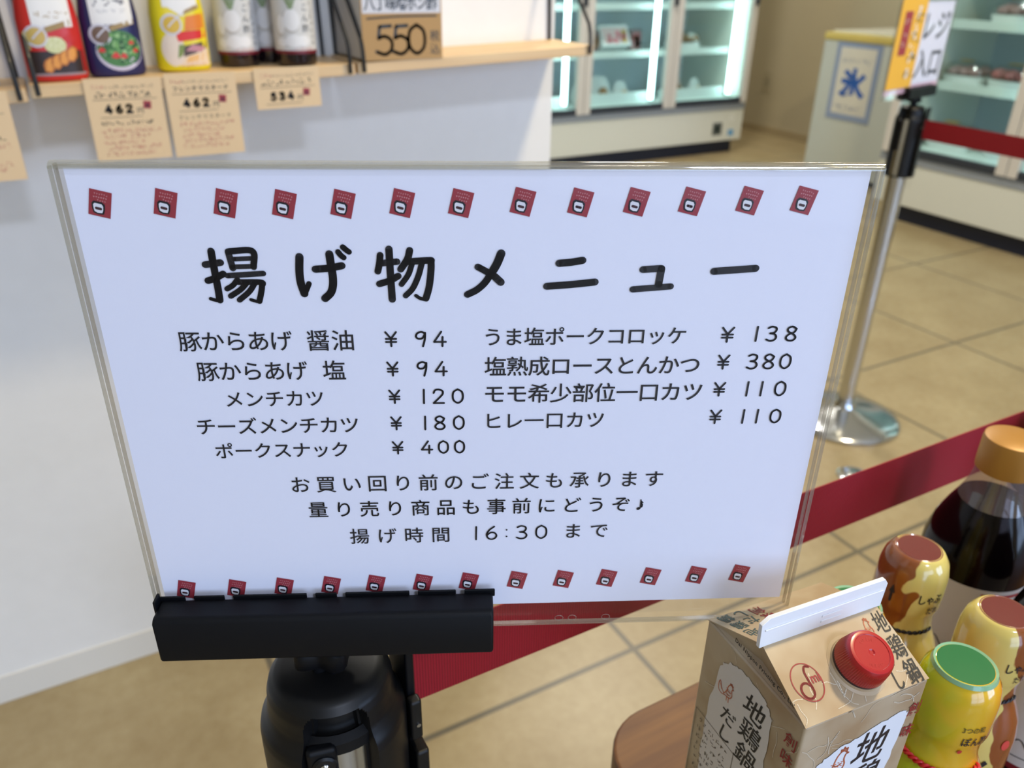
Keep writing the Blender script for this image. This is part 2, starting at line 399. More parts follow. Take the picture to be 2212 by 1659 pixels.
TITLE = [
 (2.83, [(47.5, 31.06), (47.54, 34.79), (47.65, 39.31), (47.84, 45.96), (47.83, 50.79)] ),
 (1.46, [(47.78, 51.16), (46.37, 50.89), (44.4, 50.25)] ),
 (2.68, [(44.47, 36.38), (50.34, 35.55)] ),
 (2.68, [(44.5, 42.86), (47.52, 41.75), (50.71, 40.09)] ),
 (2.53, [(53.79, 31.23), (54.64, 37.83)] ),
 (2.53, [(54.28, 31.13), (62.87, 31.06), (62.56, 37.35)] ),
 (1.85, [(55.48, 34.22), (61.88, 33.94)] ),
 (1.95, [(54.57, 37.32), (62.6, 37.1)] ),
 (2.24, [(52.16, 40.85), (65.84, 40.0)] ),
 (2.14, [(55.75, 42.4), (53.75, 44.7), (51.24, 46.23)] ),
 (2.34, [(55.61, 43.43), (64.53, 43.57), (64.73, 45.01), (64.16, 47.6), (62.96, 51.36)] ),
 (1.36, [(63.02, 51.67), (61.51, 51.35), (59.76, 50.71)] ),
 (2.24, [(59.15, 43.7), (56.37, 46.52), (52.25, 49.2)] ),
 (2.24, [(62.26, 43.71), (59.63, 47.32), (55.39, 50.84)] ),
 (3.12, [(80.29, 33.4), (79.65, 39.45), (79.75, 44.06), (80.66, 48.32)] ),
 (2.14, [(80.74, 48.48), (81.94, 46.14), (82.81, 44.23)] ),
 (2.92, [(85.84, 38.36), (90.9, 37.97), (96.02, 36.98)] ),
 (3.12, [(91.69, 32.33), (91.95, 36.96), (92.23, 42.06), (91.82, 45.67), (90.71, 48.27), (88.48, 50.36)] ),
 (2.24, [(95.05, 31.45), (96.11, 32.95), (97.0, 33.7)] ),
 (2.24, [(97.01, 29.56), (98.2, 30.71), (99.18, 31.46)] ),
 (2.63, [(110.93, 32.79), (110.49, 36.02), (109.66, 39.32)] ),
 (2.63, [(111.21, 36.02), (117.21, 35.43)] ),
 (2.83, [(114.41, 30.4), (114.45, 40.11), (114.6, 50.94)] ),
 (2.68, [(109.98, 44.47), (114.19, 43.09), (117.4, 41.25)] ),
 (2.73, [(122.28, 30.92), (121.31, 34.28), (118.51, 38.49)] ),
 (2.73, [(121.35, 35.45), (129.58, 34.97), (130.28, 35.58), (130.11, 39.66), (129.22, 45.87), (127.83, 50.6)] ),
 (1.46, [(127.81, 51.13), (125.61, 50.59), (123.93, 49.41)] ),
 (2.24, [(123.02, 36.06), (121.36, 40.65), (118.5, 44.67)] ),
 (2.34, [(126.74, 36.07), (125.23, 41.18), (122.82, 46.36), (119.94, 49.39)] ),
 (3.30, [(157.4, 32.26), (155.73, 36.52), (153.17, 41.01)] ),
 (2.84, [(153.46, 40.4), (151.16, 44.03), (147.98, 47.06), (144.21, 49.07)] ),
 (2.73, [(148.38, 37.68), (152.03, 39.8), (155.18, 41.92)] ),
 (3.07, [(154.89, 41.62), (157.32, 44.0)] ),
 (2.96, [(180.04, 36.31), (184.61, 35.91), (189.18, 35.15)] ),
 (2.96, [(175.54, 45.8), (185.05, 45.11), (194.56, 44.12)] ),
 (2.84, [(213.3, 39.02), (220.49, 38.57)] ),
 (2.96, [(220.62, 38.69), (220.1, 45.29)] ),
 (2.62, [(209.91, 47.28), (225.03, 46.12)] ),
 (2.96, [(241.75, 39.87), (258.35, 38.72)] ),
]
ROWS = [
 ('豚からあげ',28.9,73.8,64.1,72.7),
 ('醤油',79.6,98.1,63.8,73.1),
 ('\u00a5',110.5,115.8,64.6,71.6),
 ('94',122.7,135.6,64.6,71.8),
 ('豚からあげ',33.9,78.5,77.4,86.3),
 ('塩',84.6,93.8,77.7,86.1),
 ('\u00a5',110.5,115.7,78.1,85.0),
 ('94',122.8,135.7,78.1,85.2),
 ('メンチカツ',43.7,83.6,91.0,98.6),
 ('\u00a5',110.6,115.8,91.1,97.9),
 ('120',124.7,142.3,90.9,98.2),
 ('チーズメンチカツ',29.9,97.1,103.3,112.2),
 ('\u00a5',110.7,115.8,103.9,110.8),
 ('180',124.8,142.5,103.8,111.0),
 ('ポークスナック',35.6,91.7,115.7,124.2),
 ('\u00a5',110.7,115.9,116.2,123.0),
 ('400',123.2,142.5,116.1,123.0),
 ('うま塩ポークコロッケ',151.4,233.6,63.0,72.0),
 ('\u00a5',248.2,253.9,63.8,71.0),
 ('138',262.5,280.3,63.5,70.7),
 ('塩熟成ロースとんかつ',150.9,240.9,76.4,85.4),
 ('\u00a5',248.3,253.7,76.4,83.4),
 ('380',260.7,280.2,76.1,83.5),
 ('モモ希少部位一口カツ',151.2,243.5,89.2,98.2),
 ('\u00a5',248.3,253.7,89.3,96.3),
 ('110',262.4,280.2,89.0,96.5),
 ('ヒレ一口カツ',152.0,202.2,103.0,110.7),
 ('\u00a5',248.3,253.8,102.7,109.9),
 ('110',262.6,280.3,102.6,110.0),
 ('お買い回り前のご注文も承ります',65.9,231.1,133.4,142.5),
 ('量り売り商品も事前にどうぞ♪',72.0,223.7,147.0,156.2),
 ('揚げ時間',89.1,134.5,162.3,171.5),
 ('16:30',146.1,180.0,162.5,170.6),
 ('まで',188.8,208.0,162.1,170.6),
]
def acrylic_holder(root, clear=M_acr):
    W0, W1, T, B = -0.0040, 0.3010, 0.0022, -0.2208
    g = G(); g.box(W0, -0.0030, B, W1, -0.0012, T - 0.002, clear)
    o = g.build('front_pane', root)
    g = G(); g.box(W0, 0.0012, B + 0.002, W1, 0.0030, T - 0.002, clear); g.build('back_pane', root)
    g = G(); P = [(0.0030 * cos(a), 0.0026 * sin(a)) for a in [pi * k / 8 for k in range(9)]]; Q = [(0.0014 * cos(a), 0.0012 * sin(a)) for a in [pi * k / 8 for k in range(9)]]
    vs = []; fs = []
    for x in (W0, W1):
        for y, z in P: vs.append((x, y, T - 0.002 + z))
        for y, z in Q: vs.append((x, y, T - 0.002 + z))
    n = 18
    for k in range(8): fs += [(k, k + 1, n + k + 1, n + k), (9 + k, n + 9 + k, n + 10 + k, 10 + k), (k, 9 + k, 10 + k, k + 1), (n + k, n + k + 1, n + 10 + k, n + 9 + k)]
    g.add(vs, fs, M_acre); g.build('top_fold', root, True)
    for x in (W0, W1 - 0.0008):
        for y in (-0.0031, 0.0012): G().box(x, y, B, x + 0.0008, y + 0.0019, T - 0.001, M_acre).build('polished_edge', root)
    g = G(); g.box(W0, -0.0032, B - 0.0004, W1, -0.0010, B + 0.0008, M_acre); g.build('polished_edge', root)

def menu_sign():
    root = thing('menu_sign', 'white landscape fried-food price menu in a clear acrylic holder with a large black title', 'sign', (0.001, 0.334, 1.183), SGN_RZ)
    g = G(); g.grid(0, 0, 297, 210, M_paper, lambda a, b: (a / 1000, 0.0, -b / 1000), 24, 12)
    paper = g.build('menu_sheet', root)
    sol = paper.modifiers.new('sheet', 'SOLIDIFY'); sol.thickness = 0.0002; sol.offset = 1
    mp = lambda a, b: (a / 1000, -0.0004, -b / 1000)
    g = G()
    for wd, pts in TITLE: g.stroke(pts, wd, M_ink, mp)
    g.build('title_lettering', paper)
    gi, gj, gp, gn = G(), G(), G(), G()
    for body, x0, x1, y0, y1 in ROWS:
        if body[0] in '0123456789\u00a5': digits(gn if y0 > 130 else gp, body, x0, x1, y0, y1, 0.82, M_ink, mp)
        else:
            size = min(9.9 if y0 < 130 else 9.2, 1.05 * (x1 - x0) / len(body))
            gg = gn if y0 > 130 else (gi if x0 < 140 else gj)
            yc = (y0 + y1) / 2
            # one glyph's outline breaks when emboldened, so that row is thickened by small shifts instead
            for dx, dy in (((.005, 0), (-.005, 0), (0, .005), (0, -.005)) if '商' in body else ((0, 0),)):
                gg.text(body, M_ink, lambda a, b: mp(x0 + (a + dx) * size, yc + (b + dy + .38) * size), 0, 0, 1.0, offset=0.0 if '商' in body else 0.0055, fit=(x1 - x0) / size)
    gi.build('dish_name_lettering', paper); gj.build('dish_name_lettering', paper); gp.build('price_lettering', paper); gn.build('notice_lettering', paper)
    for x, y in zip((7.56, 31.06, 52.8, 74.1, 95.6, 117.5, 139.4, 162.6, 184.4, 205.7, 226.8, 249.0, 270.2), (7.1, 7.0, 7.0, 7.3, 7.2, 6.9, 6.9, 6.4, 6.6, 6.4, 6.2, 5.9, 5.8)): card_logo(paper, x, y, 1.0)
    for x, y in zip((7.8, 31.1, 53.2, 75.2, 96.2, 118.5, 140.4, 163.5, 185.7, 206.8, 228.1, 250.3, 271.6), (190.1, 190.3, 189.9, 189.7, 189.5, 189.6, 189.4, 189.2, 189.3, 189.3, 188.9, 188.7, 188.4)): card_logo(paper, x, y, 1.0)
    acrylic_holder(root)
    g = G()
    for x in (187, 193.5, 210):   # small moulded rings in the lower margin
        g.tube([((x + 2 * cos(a)) / 1000, -0.0032, -(217 + 1.6 * sin(a)) / 1000) for a in [2 * pi * k / 16 for k in range(17)]], 0.00016, M_acre, 6)
    g.build('moulded_ring', root)
    return root
menu_sign()

# ------------------------------------------------------------------ belt posts with sign clamps (local z = height, origin on the floor under the pole)
def head_body():
    prof = [(0.0225, .9370), (0.0265, .9355), (0.0300, .9315), (0.0313, .9265), (0.0316, .9210), (0.0322, .9160), (0.0340, .9115), (0.0362, .9075), (0.0371, .9030), (0.0372, .896), (0.0372, .885)]
    for k in range(1, 27): prof.append((0.0372 - 0.0004 * k / 26, .885 - 0.125 * k / 26))
    prof += [(0.036, .757), (0.026, .755)]
    rows = []
    # resample finely for the slot
    fine = []
    for (r0, z0), (r1, z1) in zip(prof, prof[1:]):
        n = max(1, int(abs(z1 - z0) / 0.0012)) if z0 < .938 else 1
        for k in range(n): fine.append((r0 + (r1 - r0) * k / n, z0 + (z1 - z0) * k / n))
    fine.append(prof[-1])
    seg = 240; vs = []; fs = []
    def inside(a, z, hw, zt):    # a: angle offset from the slot centre (arc length), rounded top
        d = abs(a)
        if d > hw: return 0.0
        c = 0.0085
        top = zt if d < hw - c else zt - c + math.sqrt(max(0, c * c - (d - hw + c) ** 2))
        return 1.0 if z < top else 0.0
    for r, z in fine:
        for k in range(seg):
            a = 2 * pi * k / seg; rr = r
            for ca in (-pi / 2 - 0.21, pi / 2):
                d = (a - ca + pi) % (2 * pi) - pi
                if inside(d * 0.038, z, 0.0190, .9310) and z > .7585: rr = r - 0.0105 if abs(d * .038) < .0160 else r - 0.0075
            vs.append((rr * cos(a), rr * sin(a), z))
    for i in range(len(fine) - 1):
        for k in range(seg):
            j = (k + 1) % seg; fs.append((i * seg + j, i * seg + k, (i + 1) * seg + k, (i + 1) * seg + j))
    fs.append(tuple(range(seg))); n = (len(fine) - 1) * seg; fs.append(tuple(range(n + seg - 1, n - 1, -1)))
    return G().add(vs, fs, M_black2)

def belt_post(loc, label, clamp_rz, clamp_off, head_rz):
    root = thing('belt_barrier_post', label, 'barrier post', loc)
    g = G(); g.lathe([(0.165, 0), (0.170, 0.002), (0.170, 0.008), (0.166, 0.013), (0.150, 0.020), (0.120, 0.029), (0.085, 0.037), (0.050, 0.043), (0.034, 0.047), (0.030, 0.055), (0.028, 0.062)], M_chrome, 64)
    g.build('weighted_base', root, True)
    G().lathe([(0.0240, 0.05), (0.0240, 0.80)], M_chrome, 40).build('pole', root, True)
    h = head_body().build('post_head', root, True, angle=50); h.rotation_euler = (0, 0, head_rz)
    # inside the front slot: chrome core, dark belt tip and a screw
    R = Matrix.Rotation(head_rz - 0.21, 4, 'Z')
    g = G(); g.lathe([(0.0285, .757), (0.0285, .9050)], M_chrome, 40, X=R); g.build('chrome_core', root, True)
    g = G()
    g.lathe([(0.0305, .9055), (0.0305, .9125), (0.0265, .9150)], M_black, 40, X=R, cap=False); g.build('slot_collar', root, True)
    g = G(); X = R @ Matrix.Translation((-0.0075, -0.0300, .9095))
    g.box(-0.0085, -0.003, -.085, 0.0062, 0.004, 0.004, M_black, X); o = g.build('slot_catch', root, bevel=0.0025)
    X = R @ Matrix.Translation((-0.0078, -0.0331, .9040)) @ Matrix.Rotation(pi / 2, 4, 'X')
    G().lathe([(0.0058, -0.001), (0.0058, 0.0005), (0.0046, 0.0014)], M_black2, 24, X=X).build('screw_cover', root, True)
    g = G(); g.lathe([(0.0021, 0), (0.0021, 0.0018), (0.0014, 0.0025)], M_chrome, 16, X=X); g.box(-.0012, -.0002, .0023, .0012, .0002, .0028, M_ink, X); g.build('screw', root, True)
    # right-hand rail: tall clip for the belt end with a bracket under it
    Rr = Matrix.Rotation(head_rz, 4, 'Z')
    g = G(); g.box(0.0365, -0.011, .846, 0.0415, 0.016, .936, M_black, Rr); g.build('belt_clip', root, bevel=0.0015)
    g = G(); g.box(0.0355, -0.0175, .876, 0.0425, -0.0105, .905, M_black2, Rr); g.build('clip_latch', root, bevel=0.002)
    g = G(); g.lathe([(0.0012, 0), (0.0012, 0.0012)], M_chrome, 12, X=Rr @ Matrix.Translation((0.0395, -0.0172, .888)) @ Matrix.Rotation(pi / 2, 4, 'X')); g.build('latch_screw', root, True)
    g = G(); g.box(0.0362, -0.0215, .760, 0.0440, -0.0040, .8705, M_black2, Rr); g.build('belt_cassette', root, bevel=0.002)
    # knob and clamp
    g = G(); N = 60; vs = []; zs = ((.9372, .5), (.9455, .5), (.9460, .96), (.9466, 1.0), (.9560, 1.0), (.9585, .8))
    for z, k in zs:
        for i in range(N):
            a = 2 * pi * i / N; r = (0.0158 + 0.0026 * cos(5 * a + 1.2)) * k; vs.append((r * cos(a), r * sin(a), z))
    fs = [(i * N + k, i * N + (k + 1) % N, (i + 1) * N + (k + 1) % N, (i + 1) * N + k) for i in range(len(zs) - 1) for k in range(N)]
    g.add(vs, fs + [tuple(range(N - 1, -1, -1)), tuple(range(N * (len(zs) - 1), N * len(zs)))], M_black); g.build('clamp_knob', root, True, angle=50)
    cx, cy = clamp_off
    X = Matrix.Translation((cx, cy, 0)) @ Matrix.Rotation(clamp_rz, 4, 'Z')
    g = G()   # front jaw with a sloping top, then the back jaw
    prof = [(-0.0185, .9592), (-0.0185, .9822), (-0.0165, .9846), (-0.0036, .9842), (-0.0036, .9592)]
    vs = [X @ Vector((x, y, z)) for x in (-0.0775, 0.0775) for y, z in prof]
    g.add(vs, [(0, 1, 2, 3, 4), (9, 8, 7, 6, 5)] + [(k, 5 + k, 5 + (k + 1) % 5, (k + 1) % 5) for k in range(5)], M_black)
    g.build('sign_clamp', root, bevel=0.0016, segs=3)
    g = G(); g.box(-0.0775, 0.0036, .9592, 0.0775, 0.0150, .9835, M_black, X); g.box(-0.0775, -0.006, .9555, 0.0775, 0.015, .9612, M_black, X); g.build('back_jaw', root, bevel=0.0012)
    g = G()
    xs = [-.0785, -.066, -.062, -.048, -.044, -.010, -.006, .004, .008, .038, .042, .060, .064, .0785]
    for k in range(0, len(xs) - 1, 2):
        g.box(xs[k], -0.0046, .982, xs[k + 1], -0.0035, .9862, M_black, X)
    g.build('rubber_liner', root, bevel=0.0004)
    g = G(); g.box(-0.0785, -0.0105, .972, -0.0772, -0.0040, .9885, M_black, X); g.build('clamp_end_tab', root, bevel=0.0004)
    return root
# near post, under the menu sign
nc = Vector((0.001 + cos(SGN_RZ) * .0770, 0.334 + sin(SGN_RZ) * .0770))
belt_post((0.066, 0.303, 0), 'black-headed belt post holding up the white menu sign, cropped by the bottom edge', SGN_RZ, (nc.x - 0.066, nc.y - 0.303), 0.0)
SG2_RZ = math.radians(13)
belt_post((1.985, 1.43, 0), 'far chrome belt post on a domed base, holding the yellow and white signs', SG2_RZ, (0.0, 0.0), math.radians(-72))

# belts
def belt(name, label, p, q, z0, z1, sag=0.0):
    P, Q = Vector((*p, 0)), Vector((*q, 0)); L = (Q - P).length; d = (Q - P).normalized(); n = Vector((-d.y, d.x, 0))
    g = G(); N = 40; vs = []
    for i in range(N + 1):
        t = i / N; dz = -sag * 4 * t * (1 - t)
        for s in (-.0004, .0004):
            for z in (z0, z1): vs.append((t * L, s, z + dz))
    fs = []
    for i in range(N):
        a, b = i * 4, i * 4 + 4
        fs += [(a, b, b + 1, a + 1), (a + 2, a + 3, b + 3, b + 2), (a + 1, b + 1, b + 3, a + 3), (a, a + 2, b + 2, b)]
    fs += [(0, 1, 3, 2), (4 * N, 4 * N + 2, 4 * N + 3, 4 * N + 1)]
    o = g.add(vs, fs, M_belt).build(name)
    o.location = P; o.rotation_euler = (0, 0, math.atan2(d.y, d.x))
    return tag(o, label, 'barrier belt')
belt('barrier_belt', 'long red barrier belt running from the near post behind the sauce bottles', (0.1070, 0.3210), (1.96, 0.3150), .8640, .9140)
belt('barrier_belt', 'short red barrier belt crossing in front of the right-hand freezer doors', (1.985, 1.385), (1.972, 0.36), .8600, .9080)
# post the two belts meet at, just out of the picture
def plain_post(loc):
    root = thing('belt_barrier_post', 'plain chrome belt post where the two red belts meet at the right', 'barrier post', loc)
    G().lathe([(0.165, 0), (0.170, 0.008), (0.150, 0.020), (0.085, 0.037), (0.034, 0.047), (0.028, 0.062)], M_chrome, 48).build('weighted_base', root, True)
    G().lathe([(0.0240, 0.05), (0.0240, 0.80)], M_chrome, 32).build('pole', root, True)
    G().lathe([(0.037, .76), (0.038, .90), (0.033, .905), (0.032, .925), (0.026, .93)], M_black2, 40).build('post_head', root, True)
plain_post((2.0, 0.322, 0))

# second sign, held by the far post
def register_sign():
    a = SG2_RZ
    root = thing('register_sign', 'white register-entrance sign with a yellow flyer on top of the far belt post', 'sign', (1.985 - cos(a) * .188, 1.43 - sin(a) * .188, 1.184), a)
    g = G(); g.grid(0, 0, 297, 210, M_paper, lambda x, y: (x / 1000, 0, -y / 1000)); p = g.build('white_sheet', root)
    sol = p.modifiers.new('sheet', 'SOLIDIFY'); sol.thickness = 0.0002; sol.offset = 1
    mp = lambda x, y: (x / 1000, -0.0004, -y / 1000)
    g = G(); M_g = mat('sign_grey_ink', (84, 84, 90), .5)
    g.text('レジ', M_g, lambda x, y: mp(150 + x * 74, 84 + y * 74), 0, 0, offset=0.02, fit=1.85)
    g.text('入口', M_g, lambda x, y: mp(140 + x * 74, 172 + y * 74), 0, 0, offset=0.02, fit=1.9)
    g.poly([(0, 192), (297, 192), (297, 210), (0, 210)], mat('sign_pink', (226, 190, 205), .6), mp)
    g.build('register_lettering', p)
    mq = lambda x, y: (x / 1000, -0.0036, -y / 1000)
    g = G(); g.grid(-3, -8, 132, 196, mat('flyer_yellow', (232, 178, 62), .6), mq); f = g.build('yellow_flyer', root)
    sol = f.modifiers.new('sheet', 'SOLIDIFY'); sol.thickness = 0.0003; sol.offset = 1
    g = G(); mr = lambda x, y: (x / 1000, -0.0042, -y / 1000)
    g.poly([(22, 20), (62, 20), (62, 118), (22, 118)], M_red, mr)
    ms = lambda x, y: (x / 1000, -0.0047, -y / 1000)
    for k in range(3): g.scribble(28, 58, 48 + 30 * k, 20, mat('flyer_tan', (206, 176, 160), .6), ms, 3, 20 + k)
    for k in range(5): g.scribble(76, 112, 36 + 34 * k, 26, mat('flyer_white', (236, 226, 212), .6), mr, 8, 30 + k)
    for k in range(4): g.scribble(78, 112, 46 + 42 * k, 20, mat('flyer_dark', (86, 92, 84), .6), ms, 3, 40 + k)
    g.build('flyer_print', f)
    acrylic_holder(root)
register_sign()
# ------------------------------------------------------------------ wall shelves with wire brackets
def shelf(label, x0, z0, x1, z1, y0=1.266, th=0.0165):
    """board whose top front edge runs from (x0, z0) to (x1, z1)"""
    sl = math.atan2(z1 - z0, x1 - x0)
    root = thing('wall_shelf', label, 'shelf', (x0, 1.402, z0), 0, 'pine boards on the white wall'); root.rotation_euler = (0, -sl, 0)
    L = math.hypot(x1 - x0, z1 - z0)
    G().box(0.0015, y0 - 1.402, -th, L - 0.0015, 0, 0, M_shelf).build('board', root, bevel=0.0012)
    for x in (0.010, L - 0.010):
        fy = y0 - 1.402 - 0.004
        g = G(); pts = [(x, fy, -th * 0.8), (x, fy, 0.012), (x, fy + .004, 0.030), (x, fy + .018, 0.048), (x, -0.010, 0.17), (x, -0.004, 0.185), (x, -0.004, 0.02), (x, -0.004, -th - .002)]
        g.tube(smooth_path(pts, 5), 0.0030, M_steel, 8); g.build('wire_bracket', root, True)
    return root
shelf('pine shelf board at the far left edge, one step lower than its neighbour', -0.42, 1.083, -0.016, 1.0985)
shelf('pine shelf board carrying the squeeze bottles and radish vinegar bottles', -0.014, 1.1025, 0.427, 1.1125)
shelf('pine shelf board carrying the box with the 550 price, empty at its right end', 0.429, 1.1130, 0.860, 1.1268)
def shelf_z(x): return (1.1025 + (x + .014) * 0.0227) if x < .428 else (1.1130 + (x - .429) * .0320)

# squeeze bottles: flattened oval section
def loft(g, prof, M, seg=40, pw=2.6):
    """prof: (half width, half depth, z, material)"""
    vs = []; fs = []
    def pt(a, hw, hd):
        c, s = cos(a), sin(a)
        return hw * math.copysign(abs(c) ** (2 / pw), c), hd * math.copysign(abs(s) ** (2 / pw), s)
    for hw, hd, z in prof:
        for k in range(seg): x, y = pt(2 * pi * k / seg, hw, hd); vs.append((x, y, z))
    for i in range(len(prof) - 1):
        for k in range(seg): j = (k + 1) % seg; fs.append((i * seg + k, i * seg + j, (i + 1) * seg + j, (i + 1) * seg + k))
    fs.append(tuple(range(seg - 1, -1, -1))); n = (len(prof) - 1) * seg; fs.append(tuple(range(n, n + seg)))
    g.add(vs, fs, M)
SQ = [(.030, .018, 0), (.0345, .022, .002), (.0365, .0235, .007), (.0365, .0235, .020), (.0365, .0235, .075), (.0340, .022, .095), (.0310, .021, .110), (.0330, .022, .128), (.0300, .020, .145), (.0180, .016, .160), (.0140, .0140, .166)]
def squeeze_bottle(label, loc, rz, body, draw):
    root = thing('squeeze_bottle', label, 'sauce bottle', loc, rz)
    g = G(); loft(g, SQ, body); g.build('bottle_body', root, True)
    def hwd(z):
        for a, b in zip(SQ, SQ[1:]):
            if a[2] <= z <= b[2]:
                t = (z - a[2]) / (b[2] - a[2]); return a[0] + (b[0] - a[0]) * t, a[1] + (b[1] - a[1]) * t
        return SQ[-1][:2]
    def mp(k):
        def f(x, z):   # mm across, mm up from the foot
            hw, hd = hwd(max(0, z / 1000)); u = max(-.985, min(.985, x / 1000 / hw))
            return (u * hw, -hd * (1 - abs(u) ** 2.6) ** (1 / 2.6) - k * 0.00025, z / 1000)
        return f
    g = G(); draw(g, mp); g.build('label', root, True)
    g = G(); g.lathe([(.0155, .166), (.0155, .182), (.0115, .186), (.0075, .198), (.005, .200)], mat('cap_white', (232, 232, 228), .4), 28); g.build('cap', root, True)
    return root
C = lambda n, c, r=.45: mat(n, c, r)
c_white, c_cream, c_gold = C('lbl_white', (228, 226, 224)), C('lbl_cream', (216, 200, 176)), C('lbl_gold', (158, 132, 82))
def dish(g, mp, x, z, r, col):
    g.disc(x, z, r, C('dish_rim', (206, 204, 214)), mp(2)); g.disc(x + .3, z, r * .78, col, mp(3))
    g.stroke([(x - r * .3, z - r * .2), (x + r * .1, z + r * .2), (x + r * .95, z + r * .9)], r * .16, C('dish_rim', (206, 204, 214)), mp(4))
def draw_red(g, mp):
    g.grid(-33, 9, 33, 38, C('lbl_char', (48, 34, 32)), mp(1), 14, 5)
    g.grid(-33, 8, 33, 11, C('lbl_grey', (150, 130, 132)), mp(1.5), 14, 1)
    for k in range(4):   # slices of fried cutlet
        x = -10 + k * 9.5; z = 21 + k * 4.2
        g.poly([(x - 6, z - 8), (x + 1, z - 10), (x + 7, z - 4), (x + 8, z + 7), (x + 3, z + 10), (x - 4, z + 6), (x - 7, z)], C('fry_dark', (176, 104, 40)), mp(2 + k * .3), 2)
        g.poly([(x - 5, z - 6), (x + 1, z - 8), (x + 5, z - 2), (x + 6, z + 6), (x + 2, z + 8), (x - 3, z + 4)], C('fry_gold', (222, 150, 66)), mp(2.2 + k * .3), 2)
    g.disc(2, 45, 13, C('cabbage', (206, 208, 156)), mp(1.8), 10)
    rnd = random.Random(1)
    for _ in range(34): x = 2 + 20 * (rnd.random() - .5); z = 45 + 15 * (rnd.random() - .5); g.stroke([(x, z), (x + 3 * rnd.random(), z + 3)], .8, C('cabbage2', (226, 226, 190)), mp(2.6), caps=False)
    g.disc(22, 52, 9, C('tomato', (196, 40, 36)), mp(1.8), 5)
    for x in (-31, -28): g.poly([(x - 2, 40), (x + 2, 40), (x + 1, 62), (x - 1, 62)], C('leek', (198, 182, 120)), mp(1.8), 2)
    g.grid(-20, 66, 27, 110, c_white, mp(1.5), 12, 10); g.poly([(-6, 60), (24, 68), (24, 75), (-8, 66)], c_gold, mp(2), 2)
    g.scribble(-14, 22, 84, 7, c_gold, mp(2), 1, 5)
    dish(g, mp, -18, 56, 13.5, C('sauce_yellow', (198, 168, 92)))
def draw_navy(g, mp):
    g.disc(4, 33, 29, C('bowl', (198, 190, 208)), mp(1), 25); g.disc(4, 36, 27, C('salad', (72, 124, 66)), mp(1.4), 23)
    rnd = random.Random(2)
    for k in range(70):
        a, r = rnd.random() * 6.28, rnd.random() ** .5
        x, z = 4 + 24 * r * cos(a), 37 + 19 * r * sin(a); q = 2 + 3 * rnd.random()
        col = C('leaf%d' % (k % 4), [(52, 104, 48), (110, 160, 90), (150, 190, 130), (40, 84, 44)][k % 4])
        g.poly([(x - q, z), (x - q * .3, z + q * .8), (x + q, z + q * .3), (x + q * .4, z - q * .7)], col, mp(1.8 + .01 * k), 1)
    for x, z, q in ((-2, 29, 6), (8, 28, 5), (20, 44, 4), (-18, 36, 5), (24, 34, 4)): g.poly([(x - q, z - q * .5), (x, z + q * .6), (x + q * .6, z + q * .2), (x + q, z - q * .6), (x, z - q * .9)], C('tomato_red', (206, 58, 52)), mp(2.8), 1)
    g.grid(-24, 66, 28, 112, c_white, mp(1.2), 12, 10); g.poly([(-2, 58), (28, 66), (28, 72), (-4, 64)], c_gold, mp(1.6), 2)
    g.scribble(-18, 24, 96, 10, C('lbl_grey2', (120, 118, 124)), mp(2), 2, 8); g.scribble(-16, 22, 84, 5, C('lbl_grey3', (170, 168, 172)), mp(2), .8, 9)
    dish(g, mp, -16, 54, 13.5, C('sauce_brown', (112, 88, 72)))
def draw_yellow(g, mp):
    g.grid(-8, 8, 33, 30, C('bun_cream', (226, 204, 176)), mp(1), 12, 5)
    g.disc(-14, 30, 15, C('egg', (222, 206, 190)), mp(1.2), 22)
    g.poly([(0, 12), (30, 16), (33, 26), (4, 20)], C('bun_cream2', (226, 178, 110)), mp(1.4), 2)
    g.poly([(-2, 20), (30, 28), (33, 40), (0, 34)], C('ham_dark', (84, 66, 60)), mp(1.6), 2)
    g.poly([(2, 28), (24, 26), (30, 32), (12, 36)], C('onion', (190, 132, 142)), mp(2), 2)
    g.poly([(-10, 18), (-3, 22), (2, 36), (-6, 36)], C('lettuce', (120, 140, 70)), mp(2), 2)
    g.poly([(-6, 40), (32, 44), (33, 55), (0, 53), (-8, 48)], C('tomato2', (214, 44, 40)), mp(2.2), 2)
    g.poly([(4, 54), (33, 56), (33, 76), (8, 72)], C('cheese', (222, 126, 44)), mp(2), 2)
    g.grid(-20, 84, 26, 112, c_white, mp(1.2), 12, 8); g.poly([(-14, 84), (20, 84), (4, 72)], c_white, mp(1.4), 2)
    g.poly([(4, 74), (28, 82), (28, 88), (8, 80)], c_gold, mp(1.6), 2); g.scribble(-6, 30, 11, 4.5, C('orange_ink', (216, 140, 60)), mp(3), .8, 4)
    dish(g, mp, -12, 62, 14, C('mustard', (208, 172, 62)))
squeeze_bottle('red squeeze bottle with fried cutlet slices and a dish of sauce on its label', (0.0255, 1.302, shelf_z(.0255)), .05, C('bottle_red', (196, 40, 34), .35), draw_red)
squeeze_bottle('navy squeeze bottle with a bowl of green salad on its label', (0.0995, 1.312, shelf_z(.0995)), .05, C('bottle_navy', (34, 36, 84), .35), draw_navy)
squeeze_bottle('yellow squeeze bottle with a sandwich picture beside the navy bottle', (0.189, 1.322, shelf_z(.189)), .0, C('bottle_yellow', (226, 206, 30), .35), draw_yellow)

